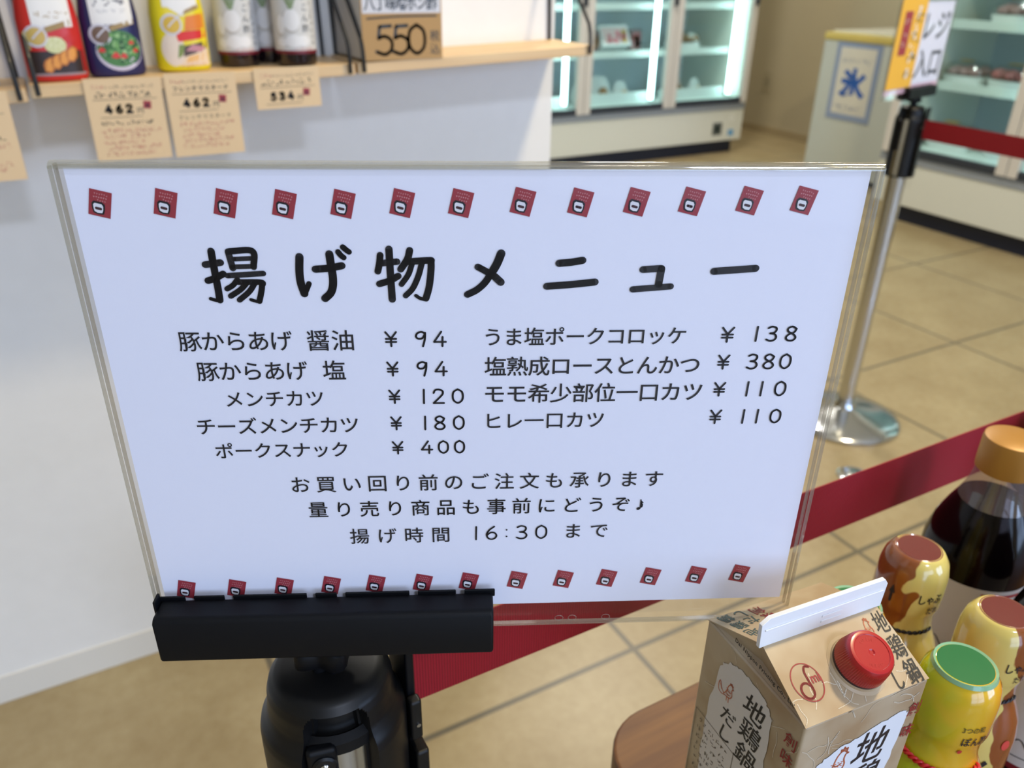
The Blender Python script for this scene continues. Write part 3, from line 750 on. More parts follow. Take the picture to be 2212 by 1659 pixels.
def vinegar_bottle(label, loc, first=[None]):
    if first[0] is not None: return dup(first[0], label, loc)
    root = thing('vinegar_bottle', label, 'vinegar bottle', loc, -0.25, 'white radish vinegar bottles on the shelf'); first[0] = root
    G().lathe([(.0265, 0), (.0288, .002), (.0297, .006), (.0297, .135), (.0275, .150), (.020, .168), (.0135, .182), (.0125, .200)], mat('dark_glass', (22, 12, 18), .08, coat=.5), 40).build('glass_body', root, True)
    R = .0300
    def mp(k): return lambda x, z: ((R + k * .0002) * sin(x / 1000 / R), -(R + k * .0002) * cos(x / 1000 / R), z / 1000)
    g = G(); g.grid(-62, 22, 62, 130, C('vin_label', (208, 206, 202), .55), mp(0), 40, 1); g.grid(-62, 17.5, 62, 22, C('vin_band', (112, 24, 38)), mp(0), 40, 1); o = g.build('label', root, True)
    g = G()
    M_rad, M_sh = C('radish', (228, 226, 224)), C('radish_shade', (186, 178, 166))
    g.disc(-4, 62, 13, M_sh, mp(1), 16); g.disc(-3, 63, 12, M_rad, mp(2), 15)
    g.disc(-21, 56, 8, M_sh, mp(1), 14); g.disc(-20, 57, 7, M_rad, mp(2), 13)
    for x, z, r in ((-2, 35, 12), (-20, 33, 8), (12, 35, 10)): g.disc(x, z, r, M_rad, mp(3), r * .75)
    for k in range(9): g.stroke([(-5 + k * .5, 78), (-12 + k * 2.2, 96), (-17 + k * 3.6, 126)], 1.2, C('stem_green', (132, 150, 112)), mp(3))
    for k, ch in enumerate('だいこん酢'): g.text(ch, C('vin_ink', (84, 88, 92)), lambda a, b: mp(4)(17 + a * 11, 104 - 14 * k - b * 11), 0, 0, align='C')
    for k in range(9): g.scribble(26, 34, 106 - 9 * k, 6, C('vin_ink', (84, 88, 92)), mp(4), .9, 60 + k)
    g.grid(33, 96, 41, 128, C('vin_red', (200, 92, 84)), mp(4), 4, 1)
    for k in range(1): g.scribble(-2, 26, 25.5, 3, C('vin_red', (200, 92, 84)), mp(4), .5, 80)
    g.build('label_print', o, True)
    G().lathe([(.0145, .196), (.0145, .222), (.013, .224)], C('vin_cap', (110, 24, 34)), 28).build('cap', root, True)
    return root
vinegar_bottle('white radish-label vinegar bottle standing next to the yellow squeeze bottle', (0.2710, 1.3360, shelf_z(.271)))
vinegar_bottle('white radish-label vinegar bottle half hidden behind another, middle of the three', (0.3250, 1.3690, shelf_z(.325)))
vinegar_bottle('white radish-label vinegar bottle closest to the wire bracket, rightmost of the three', (0.3480, 1.3020, shelf_z(.348)))
# dark bottle at the left edge
r = thing('sauce_bottle', 'dark bottle with a pale foot at the far left edge of the shelf', 'sauce bottle', (-0.080, 1.318, 1.0962), 0)
G().lathe([(.030, 0), (.034, .002), (.034, .030)], C('pale_foot', (196, 192, 190)), 36).build('foot_band', r, True)
G().lathe([(.0341, .030), (.0341, .130), (.026, .150), (.014, .175), (.013, .2)], C('maroon_glass', (52, 22, 28), .15), 36).build('bottle_body', r, True)

# box with the 550 board
r = thing('display_box', 'white cardboard display box with a brown 550 price board on its front', 'box', (0.440, 1.266, shelf_z(.505)), 0)
G().box(0.0, 0.0, 0.0015, 0.131, 0.132, 0.21, C('box_white', (206, 206, 206), .7)).build('carton_box', r, bevel=.001)
g = G(); mp = lambda a, b: (a / 1000, -0.0012, b / 1000); g.box(0.0, -0.0011, 0.0, 0.131, 0, 0.155, C('kraft', (176, 140, 92), .75)); bd = g.build('price_board', r)
M_mark = C('marker', (44, 52, 58), .6)
g = G()
g.stroke([(9, 59), (60, 61.5), (122, 62)], 2.6, M_mark, mp)
g.grid(2, 66, 129, 118, C('board_label', (206, 206, 212), .6), mp)
gm = lambda a, b: (a / 1000, -0.0016, b / 1000)
g.text('八丁味噌ポン酢', M_mark, lambda a, b: gm(5 + a * 18.5, 72 - b * 22), 0, 0, offset=.015, fit=6.4)
def dg(s, x0, x1, z0, z1, wd): digits(g, s, x0, x1, 0, z1 - z0, wd, M_mark, lambda a, b: mp(a, z1 - b))
dg('550', 18, 105, 6, 52, 5.2)
g.text('税', M_mark, lambda a, b: mp(110 + a * 17, 27 - b * 17), 0, 0, offset=.01); g.text('込', M_mark, lambda a, b: mp(110 + a * 17, 8 - b * 17), 0, 0, offset=.01)
g.build('board_lettering', bd)

# price cards under the shelf edge
M_card = C('card_buff', (222, 194, 154), .7); M_cline = C('card_line', (120, 104, 84), .7)
def price_card(label, x, z, rz, h, price, title, seed, slant=0.0):
    root = thing('price_card', label, 'price card', (x, 1.2645, z), 0, 'handwritten buff price cards'); root.rotation_euler = (0, rz, 0)
    W = 96
    mp = lambda a, b: (a / 1000, -0.0012, -b / 1000)
    g = G(); g.box(0, -0.0009, -h / 1000, W / 1000, 0, 0, M_card); c = g.build('card', root, bevel=.0002)
    g = G()
    M_c, M_r = C('card_ink', (46, 43, 38), .6), C('card_red', (196, 120, 108), .6)
    g.scribble(8, 24, 13, 5, M_r, mp, .8, seed); g.scribble(24, 86, 13, 4.5, C('card_grey', (130, 116, 96), .6), mp, .6, seed + 1)
    if title: g.text(title, M_c, lambda a, b: mp(10 + a * 7.4, 23 + b * 7.4), 0, 0, offset=.02, fit=10.0)
    else: g.scribble(10, 86, 24, 7.5, M_c, mp, 1.3, seed + 2)
    g.stroke([(8, 27), (88, 27)], .7, M_cline, mp)
    digits(g, price, 20, 56, 33, 46, 3.4, M_ink, mp)
    g.text('円', M_c, lambda a, b: mp(60 + a * 9, 46 + b * 9), 0, 0)
    g.stroke([(14, 50), (66, 50)], .7, M_cline, mp)
    g.poly([(70, 30), (80, 31), (79, 41), (69, 40)], M_red, mp)
    g.disc(74.5, 36.5, 2.2, M_ink, lambda a, b: (a / 1000, -0.0014, -b / 1000))
    if h > 80:
        if title: g.text(title, M_c, lambda a, b: mp(12 + a * 6.8, 61 + b * 6.8), 0, 0, fit=10.4)
        else: g.scribble(10, 84, 60, 6, M_c, mp, 1.0, seed + 3)
        for k in range(5): g.scribble(12 + 3 * (k % 2), 86 - 10 * (k % 3), 70 + 7.6 * k, 5.4, M_r, mp, .85, seed + 5 + k)
    g.build('card_lettering', c)
    return root
price_card('buff 462 price card hanging below the gap between red and navy bottles', 0.0500, 1.1075, 0.01, 108, '462', '', 100)
price_card('buff 462 price card hanging below the yellow bottle, overlapping its neighbour', 0.1505, 1.1095, 0.0, 112, '462', 'フレンチマスタード', 120)
price_card('short buff 534 price card hanging alone below the radish vinegar bottles', 0.2720, 1.1115, -0.01, 57, '534', '', 140)
price_card('buff price card cut off by the left edge of the photo', -0.1360, 1.0975, 0.0, 112, '462', '', 160)
# ------------------------------------------------------------------ glass-door freezers
M_fr = mat('freezer_white', (214, 216, 206), .45); M_frin = mat('freezer_liner', (204, 215, 222), .6); M_sill = mat('freezer_sill', (150, 158, 168), .5)
M_navy = mat('freezer_kick', (26, 34, 54), .5); M_mull = mat('mullion', (206, 202, 196), .4); M_gask = mat('gasket', (44, 50, 60), .6)
M_tube = mat('light_tube', (225, 255, 248), .4, emit=(220, 255, 252), estr=7.5)
M_shelfw = mat('freezer_shelf', (222, 234, 232), .35)
def freezer(label, loc, rz, ndoors, pitch=0.72, x_first=0.0):
    """local: x along the front, y into the cabinet, z up; origin at the front left foot"""
    W = ndoors * pitch + 0.02; D = 0.76; Ht = 1.95
    root = thing('showcase_freezer', label, 'freezer', loc, rz)
    g = G(); t = .035
    g.box(0, .02, .36, t, D, Ht, M_fr); g.box(W - t, .02, .36, W, D, Ht, M_fr); g.box(t, D - .04, .36, W - t, D, Ht, M_frin); g.box(t, .02, Ht - .05, W - t, D - .04, Ht, M_fr); g.box(t, .06, .30, W - t, D - .04, .368, M_frin)
    g.build('cabinet', root)
    g = G(); g.box(0, 0, .095, W, .05, .318, M_fr); g.box(0.0, .05, .095, W, D, .36, M_fr); g.build('lower_panel', root, bevel=.004)
    G().box(0, -.006, .318, W, .06, .362, M_sill).build('sill', root, bevel=.003)
    G().box(.04, .05, 0, W - .04, D - .05, .095, M_navy).build('kick_plate', root)
    G().box(0, -.01, Ht - .16, W, .05, Ht, M_fr).build('header_panel', root, bevel=.003)
    for d in range(ndoors):
        x0 = .012 + d * pitch; x1 = x0 + pitch - .006
        g = G()
        for a, b in ((x0, x0 + .052), (x1 - .052, x1)): g.box(a, -.022, .366, b, .014, Ht - .165, M_mull)
        g.box(x0 + .052, -.020, .366, x1 - .052, .012, .402, M_gask); g.box(x0 + .052, -.020, Ht - .2, x1 - .052, .012, Ht - .165, M_mull)
        dr = g.build('door', root, bevel=.002)
        G().box(x0 + .050, -.006, .400, x1 - .050, -.001, Ht - .198, M_glass).build('glass_pane', dr)
        G().box(x1 - .040, -.050, 1.02, x1 - .018, -.0225, 1.34, M_gask).build('handle', dr, bevel=.004)
        X = Matrix.Translation((x1 - .075, .10, .415)); g = G(); g.lathe([(.0165, 0), (.0165, 1.28)], M_tube, 16, X=X); g.build('light_tube', root, True)
    for k, z in enumerate((.372, .70, 1.00, 1.32)):
        if k == 0: G().box(.05, .10, z, W - .05, D - .06, z + .012, M_shelfw).build('shelf', root)
        else:
            g = G(); g.box(.05, .20, z, W - .05, D - .06, z + .010, M_shelfw); g.box(.05, .185, z - .014, W - .05, .20, z + .030, M_shelfw); g.build('shelf', root, bevel=.002)
    return root
f1 = freezer('three-door glass freezer with white lower panel standing behind the white wall', (2.395, 4.70, 0), 0, 3)
f2 = freezer('three-door glass freezer on the right, behind the red belt', (4.03, 3.035, 0), -pi / 2, 3)
# stickers on the first freezer's panel
o = G().box(-.045, -.002, -.045, .045, 0, .045, C('vent_grey', (96, 102, 100))).build('control_cover', f1, bevel=.002); o.location = (4.335 - 2.395, 0, .185)
o = G().box(-.026, -.0005, -.026, .026, .0003, .026, C('vent_black', (30, 44, 42))).build('control_dial', f1); o.location = (4.335 - 2.395, -.0022, .185)
o = G().lathe([(.028, 0), (.028, .001)], C('round_sticker', (226, 228, 220)), 24, X=Matrix.Rotation(pi / 2, 4, 'X')).build('round_badge', f1); o.location = (4.47 - 2.395, 0, .258)
g = G(); g.stroke([(-8, -6), (4, 8)], 3, C('badge_grey', (120, 120, 116)), lambda a, b: (a / 1000, -.0016, b / 1000)); o2 = g.build('badge_mark', f1); o2.location = (4.47 - 2.395, 0, .258)
o = G().box(-.026, -.001, -.022, .026, .0002, .022, C('blue_sticker', (96, 160, 206))).build('blue_badge', f1); o.location = (4.472 - 2.395, 0, .150)
g = G()
for k in range(3): g.scribble(-70, 70, -20 * k, 15, C('label_grey', (168, 168, 158)), lambda a, b: (a / 1000, -.0008, -b / 1000), 2, 200 + k)
o = g.build('printed_notice', f2); o.location = (.15, 0, .20)

# frozen goods: trays under film, bags, boxes
def rounded(g, w, d, z0, z1, M, k=1.0):
    loft(g, [(w * .88, d * .88, z0), (w, d, z1)], M, 24, 6)
M_trayw = mat('tray_white', (232, 234, 232), .5); M_film = thin_clear('cling_film', (245, 248, 248), .12, .12)
def meat_tray(label, f, x, y, z, rz, col, tilt=0.0, group=None, sc=1.0):
    root = thing('meat_tray', label, 'food tray', (0, 0, 0), 0, group)
    root.matrix_world = f.matrix_basis @ (Matrix.Translation((x, y, z)) @ Matrix.Rotation(rz, 4, 'Z') @ Matrix.Diagonal((sc, sc, sc * 1.9, 1)))
    g = G(); loft(g, [(.103, .073, .0225), (.100, .070, .040), (.085, .058, .052), (.040, .028, .056)], M_film, 24, 5); g.build('film_wrap', root, True)
    g = G(); rounded(g, .105, .075, 0, .022, M_trayw); g.build('tray', root, True)
    g = G(); rnd = random.Random(sum(map(ord, label)))
    for k in range(9):
        xx, yy = (k % 3 - 1) * .055, (k // 3 - 1) * .038
        g.lathe([(.003, .0), (.030, .004), (.034, .012), (.022, .020), (.004, .023)], col, 12, X=Matrix.Translation((xx + .01 * (rnd.random() - .5), yy, .0215)) @ Matrix.Scale(.8 + .4 * rnd.random(), 4))
    g.build('meat', root, True)
    g = G(); g.box(-.028, -.02, .0565, .028, .02, .0580, C('yellow_label', (224, 176, 60)), Matrix.Translation((-.03, .02, 0))); g.build('price_label', root)
    return root
def food_bag(label, f, x, y, z, rz, M, inner, sc=1.0, group=None):
    root = thing('food_bag', label, 'food bag', (0, 0, 0), 0, group)
    root.matrix_world = f.matrix_basis @ (Matrix.Translation((x, y, z)) @ Matrix.Rotation(rz, 4, 'Z') @ Matrix.Scale(sc, 4))
    g = G(); vs = []; fs = []; nu, nv = 22, 10; rnd = random.Random(sum(map(ord, label)))
    for j in range(nv + 1):
        t = j / nv; h = .17 * t
        for i in range(nu):
            a = 2 * pi * i / nu; k = (1 - t ** 2.2) * .95 + .05; wob = 1 + .12 * (rnd.random() - .5)
            vs.append((.105 * cos(a) * (k * .55 + .45) * wob, .060 * sin(a) * k * wob + .01 * t, h))
    for j in range(nv):
        for i in range(nu): fs.append((j * nu + i, j * nu + (i + 1) % nu, (j + 1) * nu + (i + 1) % nu, (j + 1) * nu + i))
    fs.append(tuple(range(nu - 1, -1, -1))); fs.append(tuple(range(nv * nu, nv * nu + nu)))
    g.add(vs, fs, M); g.build('bag', root, True)
    g = G(); g.lathe([(.004, .0), (.032, .006), (.036, .020), (.022, .034), (.004, .038)], inner, 14, X=Matrix.Translation((0, -.058, .062)) @ Matrix.Rotation(1.2, 4, 'X')); g.build('bag_print', root, True)
    return root
M_bag = mat('bag_white', (226, 230, 230), .3); M_meat = mat('meat_red', (166, 96, 96), .4); M_fry = mat('frozen_brown', (150, 112, 74), .6); M_pale = mat('pale_food', (210, 190, 170), .6); M_pink = mat('pink_food', (190, 150, 150), .5)
G1, G2 = 'frozen goods in the glass freezer behind the wall', 'frozen goods in the right-hand freezer'
z1, z2, z3 = .384, .711, 1.011
e = .0010
# middle door, floor: white bags and a tub; shelf: pink box
food_bag('white bag of frozen food at the left of the middle door, on the bottom shelf', f1, 0.94, .37, z1 + e, .1, M_bag, M_fry, .72)
food_bag('large white crumpled bag on the bottom shelf behind the middle door', f1, 1.12, .38, z1 + e, -.1, M_bag, M_fry, .95)
food_bag('white crumpled bag slumping right on the bottom shelf of the middle door', f1, 1.30, .37, z1 + e, .1, M_bag, M_pale, .72)
def food_box(label, f, x, y, z, rz, w, d, h, cols, tilt=0, seed=0):
    root = thing('food_box', label, 'food box', (0, 0, 0), 0)
    root.matrix_world = f.matrix_basis @ (Matrix.Translation((x, y, z)) @ Matrix.Rotation(rz, 4, 'Z') @ Matrix.Rotation(tilt, 4, 'X'))
    G().box(-w / 2, -d / 2, 0, w / 2, d / 2, h, cols[0]).build('carton', root, bevel=.003)
    g = G(); rnd = random.Random(seed); mp = lambda a, b: (a, -d / 2 - .0016, b)
    g.grid(-w * .44, h * .12, w * .44, h * .86, cols[1], lambda a, b: (a, -d / 2 - .0008, b))
    for k in range(14): g.disc((rnd.random() - .5) * w * .75, h * (.2 + .5 * rnd.random()), .012 + .012 * rnd.random(), cols[2 + k % (len(cols) - 2)], mp, rings=1, n=10)
    g.build('printed_front', root)
    return root
food_box('white and pink printed food box leaning on the upper shelf behind the middle door', f1, 1.20, .32, z2 + .03, .08, .26, .05, .15, (M_bag, C('box_pink', (226, 196, 196)), C('pink_a', (204, 96, 110)), C('pink_b', (226, 130, 140)), C('yel_a', (214, 180, 70))), -.5, 4)
food_box('dark printed food box left of the pink one on the upper shelf', f1, .985, .34, z2 + e, .05, .15, .05, .14, (C('box_mauve', (120, 106, 110)), C('box_mauve2', (108, 84, 84)), C('brown_a', (90, 60, 50)), C('brown_b', (150, 110, 80))), 0, 5)
food_box('mauve food box right of the pink one, half behind the light tube', f1, 1.385, .36, z2 + e, 0, .09, .05, .14, (C('box_mauve', (150, 120, 130)), C('box_mauve3', (160, 110, 120)), M_meat, M_pink), 0, 6)
meat_tray('tray of brown frozen food on the upper shelf of the right-end door', f1, 1.80, .33, z2 + .001, .05, M_fry, 0, G1, 1.15)
meat_tray('tray of pinkish frozen food behind the brown one on the upper shelf', f1, 2.01, .55, z2 + .001, -.1, M_pink, 0, G1, .9)
food_bag('pinkish meat bag on the bottom shelf of the right-end door', f1, 1.78, .36, z1 + e, .1, mat('bag_pink', (196, 176, 176), .35), M_fry, .85)
food_bag('slim white bag leaning beside the right-end light tube on the bottom shelf', f1, 1.99, .37, z1 + e, .2, M_bag, M_pale, .66)
food_bag('orange-topped bag on the bottom shelf at the left door, beside the wall edge', f1, .58, .36, z1 + e, .1, mat('bag_tan', (190, 170, 120), .4), mat('orange_food', (222, 160, 60), .5), .8)
# white bins under the goods on the bottom shelf
for k, (xa, xb) in enumerate(((.10, .70), (.79, 1.41), (1.51, 2.10))):
    o = thing('freezer_bin', ('shallow white bin fronting the left door of the freezer behind the wall', 'shallow white bin fronting the middle door of the freezer behind the wall', 'shallow white bin fronting the right-end door, beside the end light tube')[k], 'bin', (2.395, 4.70, 0))
    G().box(xa, .165, z1 + e, xb, .180, z1 + .075, M_shelfw).build('bin_front', o, bevel=.003); G().box(xa, .165, z1 + .0002, xb, .22, z1 + .0009, M_shelfw).build('bin_base', o)
# right-hand freezer (local x runs towards the camera side)
for k, (lab, x, y, z, rz, c, sc) in enumerate((
    ('film-wrapped meat tray at the left of the middle-height shelf, right freezer', .17, .34, z2 + .001, .1, M_pink, 1.05), ('film-wrapped meat tray beside the light tube on the middle-height shelf', .44, .33, z2 + .001, -.05, M_meat, 1.1),
    ('meat tray lying on the freezer floor just above the red belt', .20, .30, z1 + .001, .1, M_pale, 1.2), ('small meat tray on the freezer floor beside the door post', .50, .32, z1 + .001, 0, M_meat, .95),
    ('meat tray on the topmost visible shelf of the right freezer', .35, .36, z3 + .001, .1, M_pink, 1.1))):
    meat_tray(lab, f2, x, y, z, rz, c, 0, G2, sc)
food_bag('clear-white food bag standing behind the second door of the right freezer', f2, 1.00, .33, z2 + e, 0, M_bag, M_meat, .8)

# ------------------------------------------------------------------ ice freezer with its poster
r = thing('ice_stocker', 'white ice freezer with a yellow-edged lid and blue ice poster by the far wall', 'ice freezer', (4.55, 4.03, 0), -pi / 2)
G().box(0, 0, 0.03, .62, .64, .845, mat('stocker_white', (196, 202, 198), .5)).build('cabinet', r, bevel=.008)
G().box(.02, .02, 0, .60, .62, .03, M_navy).build('foot', r)
g = G(); g.box(-.004, -.006, .845, .624, .644, .888, mat('lid_yellow', (206, 188, 108), .5)); g.build('lid_rim', r, bevel=.006)
G().box(.03, .03, .888, .59, .61, .902, mat('lid_glass', (206, 208, 196), .2)).build('lid', r, bevel=.004)
p = tag(G().box(0, -.0045, 0, .345, -.0008, .466, mat('poster_blue', (142, 158, 190), .45)).build('ice_poster'), 'blue-bordered poster with a large blue ice character on the white ice freezer', 'poster')
p.matrix_basis = r.matrix_basis @ Matrix.Translation((.118, -.0005, .375))
g = G(); g.box(.035, -.0051, .038, .31, -.0046, .437, mat('poster_inner', (216, 214, 206), .5)); g.build('poster_panel', p)
g = G(); mp = lambda a, b: (a / 1000, -.0056, b / 1000); M_ice = mat('ice_blue', (40, 92, 178), .5)
g.text('氷', M_ice, lambda a, b: mp(172 + a * 190, 152 - b * 190), 0, 0, offset=.045, align='C')
g.scribble(60, 285, 372, 26, mat('poster_ink', (96, 116, 160), .5), mp, 4, 11); g.scribble(50, 290, 92, 24, mat('poster_ink', (96, 116, 160), .5), mp, 4, 12); g.scribble(90, 290, 66, 8, mat('poster_ink', (96, 116, 160), .5), mp, 1.5, 13)
g.build('poster_lettering', p)
o = thing('wall_outlet', 'pale wall outlet plate low on the beige wall behind the ice freezer', 'outlet', (5.3295, 5.245, .41), -pi / 2)
G().box(-.045, -.006, -.075, .045, 0, .075, mat('outlet_plate', (176, 166, 140), .5)).build('plate', o, bevel=.003); G().box(-.014, -.008, -.034, .014, -.0062, .034, mat('outlet_face', (150, 142, 120), .5)).build('socket_face', o, bevel=.001)
# floor outlet cover
o = thing('floor_cover', 'small round chrome cover in the floor tiles beside the far post', 'floor cover', (1.752, 1.182, 0))
G().lathe([(.046, 0), (.046, .003), (.040, .0065), (.012, .0085)], M_chrome, 40).build('cover_plate', o, True)
g = G(); g.tube([(.010 * cos(a) - .01, .010 * sin(a) - .015, .0098) for a in [2 * pi * k / 20 for k in range(21)]], .0013, M_chrome, 8); g.build('pull_ring', o, True)
# ------------------------------------------------------------------ table
r = thing('display_table', 'light oak table with rounded corners holding the carton and sauce bottles', 'table', (0, 0, 0))
g = G(); x0, y1, x1, y0, R = .2435, .3160, 1.35, -.42, .042
pts = []
for cx, cy, a0 in ((x0 + R, y1 - R, pi / 2), (x0 + R, y0 + R, pi), (x1 - R, y0 + R, 1.5 * pi), (x1 - R, y1 - R, 0)):
    for k in range(9): a = a0 + pi / 2 * k / 8; pts.append((cx + R * cos(a), cy + R * sin(a)))
n = len(pts)
g.add([(x, y, .745) for x, y in pts] + [(x, y, .770) for x, y in pts], [tuple(range(n - 1, -1, -1)), tuple(range(n, 2 * n))] + [(k, (k + 1) % n, n + (k + 1) % n, n + k) for k in range(n)], M_table)
g.build('table_top', r, bevel=.003)
for x in (.31, 1.28):
    for y in (.25, -.35): G().lathe([(.018, 0), (.022, .745)], M_table, 20, c=(x, y, 0)).build('leg', r, True)

# ------------------------------------------------------------------ gable-top carton (local: x right, y back; origin at the front left foot)
TBL = .770
def carton():
    W, D, E, R, T = .0710, .0695, .965 - TBL - .0004, .0150, .0310
    root = thing('broth_carton', 'beige gable-top chicken hotpot broth carton with a red screw cap', 'drink carton', (.2262, .1458, TBL + .0004), math.radians(-5.5))
    M_ct = mat('carton_print', (214, 194, 162), .42)
    ns, ls, b = nodes(M_ct)
    tc = ns.new('ShaderNodeTexCoord'); n1 = ns.new('ShaderNodeTexNoise'); n1.inputs['Scale'].default_value = 26; n1.inputs['Detail'].default_value = 3
    r1 = ramp(ns, [(.34, (160, 134, 101)), (.62, (186, 170, 143))]); ls.new(tc.outputs['Object'], n1.inputs['Vector']); ls.new(n1.outputs[0], r1.inputs[0]); ls.new(r1.outputs[0], b.inputs['Base Color'])
    M_fin = mat('carton_white', (232, 234, 238), .4)
    g = G()
    g.box(0, 0, 0, W, D, E, M_ct)
    g.build('carton_body', root, bevel=.0014)
    h = D / 2; i = .0018
    g = G(); g.add([(0, 0, E), (W, 0, E), (W - i, h - .0007, E + R), (i, h - .0007, E + R)], [(0, 1, 2, 3)], M_ct); ro = g.build('roof_front', root)
    so = ro.modifiers.new('board', 'SOLIDIFY'); so.thickness = .0006; so.offset = -1
    g = G(); g.add([(W, D, E), (0, D, E), (i, h + .0007, E + R), (W - i, h + .0007, E + R)], [(0, 1, 2, 3)], M_ct); rb = g.build('roof_back', root)
    so = rb.modifiers.new('board', 'SOLIDIFY'); so.thickness = .0006; so.offset = -1
    for x, s in ((.0012, 1), (W - .0012, -1)):   # folded-in gussets
        g = G(); q = x + s * .003
        g.add([(x, .001, E), (x, D - .001, E), (x + s * .001, h, E + R - .0008), (q, h, E + .004)], [(0, 3, 2), (3, 1, 2), (0, 1, 3)], M_ct); g.build('gusset', root)
    g = G(); c = .003
    fin = [(-.0004, h, E + R - .0005), (W + .0002, h, E + R - .0005), (W + .0012, h, E + T - c), (W - .001, h, E + T), (c, h, E + T), (-.0012, h, E + T - c)]
    for a, bb in (((-.0011), .0011),): g.add([(x, y + a, z) for x, y, z in fin] + [(x, y + bb, z) for x, y, z in fin], [tuple(range(6)), tuple(range(11, 5, -1))] + [((k + 1) % 6, k, 6 + k, 6 + (k + 1) % 6) for k in range(6)], M_fin)
    g.box(.001, h - .0017, E + T * .78, W - .001, h - .001, E + T * .81, M_fin); g.box(.034, h - .0015, E + T * .66, .046, h - .001, E + T * .70, M_fin); g.box(.034, h - .0015, E + T * .56, .046, h - .001, E + T * .60, M_fin)
    g.build('top_fin', root, bevel=.0003)
    # drawing planes
    sl = math.hypot(h, R); ny, nz = -R / sl, h / sl
    roof = lambda k: (lambda x, v: (x / 1000, v / 1000 * h / sl + ny * k * .00015, E + v / 1000 * R / sl + nz * k * .00015))
    front = lambda k: (lambda x, z: (x / 1000, -k * .00015, E + z / 1000))
    side = lambda k: (lambda y, z: (-k * .00015, y / 1000, E + z / 1000))
    M_vein, M_patch, M_br, M_cred, M_or = C('fibre_white', (208, 196, 174)), C('patch_white', (222, 226, 232)), mat('brush_ink', (26, 28, 32), .5), C('carton_red', (140, 26, 34)), C('rooster_orange', (208, 120, 84))
    def veins(g, mp, x0, x1, z0, z1, n, seed):
        rnd = random.Random(seed)
        for _ in range(n):
            x, z, a = x0 + (x1 - x0) * rnd.random(), z0 + (z1 - z0) * rnd.random(), rnd.random() * 6.28; P = [(x, z)]
            for _k in range(4):
                a += (rnd.random() - .5) * 1.3; st = 2.5 + 3 * rnd.random(); x = min(x1, max(x0, x + st * cos(a))); z = min(z1, max(z0, z + st * sin(a))); P.append((x, z))
            g.stroke(P, .25 + .35 * rnd.random(), M_vein, mp, 3, caps=False)
    def ch(g, t, mp, cx, base, s, M, off=.014, sx=.85, shear=.18):   # one character, centred on cx, foot at base, y up
        g.text(t, M, lambda a, b: mp(cx + a * s * sx, base - b * s), 0, 0, offset=off, align='C', shear=shear)
    def torn(g, mp, pts, seed, M):
        rnd = random.Random(seed); out = []
        for (xa, ya), (xb, yb) in zip(pts, pts[1:] + pts[:1]):
            for k in range(7): t = k / 7; out.append((xa + (xb - xa) * t + (rnd.random() - .5) * 1.5, ya + (yb - ya) * t + (rnd.random() - .5) * 1.5))
        g.poly(out, M, mp)
    def rooster(g, mp, x, z, s, fl=1):
        q = lambda P: [(x + fl * a * s, z + b * s) for a, b in P]
        for P in ([(0, 0), (2, 3), (3, 8), (4.2, 10.2), (5.6, 10.4), (6.6, 9.4)], [(6.6, 9.4), (7.4, 8.8), (6.5, 8.6), (6.2, 6.5), (6.9, 4), (6, 1.5), (3.5, 0), (1, -.6), (0, 0)], [(0, 0), (-2.5, 2.5), (-4, 6), (-5, 3), (-4.4, -1), (-2, -2), (1, -.6)], [(4.3, 10.3), (4.2, 11.4), (5, 10.9), (5.3, 12), (5.9, 10.9), (6.6, 11.2), (6.5, 9.8)], [(3, -.2), (3, -3)], [(4.6, .2), (4.8, -3)], [(1.5, 3), (3, 1.6), (5, 2.6)], [(2.4, 5.5), (3.8, 4.4), (5.6, 5)], [(-3.6, 4), (-2, 1)]):
            g.stroke(q(P), .55 * s, M_or, mp, 4)
        for k in range(16): a, b = 1.6 + (k % 4) * 1.25, .8 + (k // 4) * 1.7; g.stroke(q([(a, b), (a + .6, b - .35)]), .3 * s, M_or, mp)
    # --- roof print
    g = G(); veins(g, roof(1), 1, 70, 1, 36, 22, 2)
    mp = roof(2)
    for k in range(40): 
        a0, a1 = 2 * pi * k / 40, 2 * pi * (k + 1) / 40
        g.stroke([(12.6 + 7.4 * cos(a0), 16.6 + 8.4 * sin(a0)), (12.6 + 7.4 * cos(a1), 16.6 + 8.4 * sin(a1))], .55, M_cred, mp, caps=False)
    lg = [(10.6 + 2.9 * cos(a), 13.2 + 3.4 * sin(a)) for a in [2 * pi * k / 24 for k in range(25)]]
    g.stroke(lg, 1.05, M_cred, mp, 2); g.stroke([(13.6, 13.6), (13.6, 17.5), (13.8, 21), (15.2, 23), (17.2, 22.4)], 1.05, M_cred, mp)
    g.text('mi', M_cred, lambda a, b: mp(14.9 + a * 5.2, 15.4 - b * 6.0), 0, 0, offset=.03, align='L')
    for t, cx, b, s in (('地', 65.3, 25.2, 11.6), ('鶏', 65.4, 12.8, 11.8), ('鍋', 64.9, .9, 11.8)): ch(g, t, roof(3), cx, b, s, M_br, .005, .68)
    for t, cx, b, s in (('だ', 56.6, 10.4, 9.4), ('し', 55.6, .6, 10.0)): ch(g, t, roof(3), cx, b, s, M_br, .005, .62)
    rooster(g, roof(3), 54, 24.5, .78)
    g.build('roof_print', ro)
    # --- back roof print, seen upside down
    g = G(); mb = lambda k: (lambda x, v: (x / 1000, D - v / 1000 * h / sl - ny * k * .00015, E + v / 1000 * R / sl + nz * k * .00015))
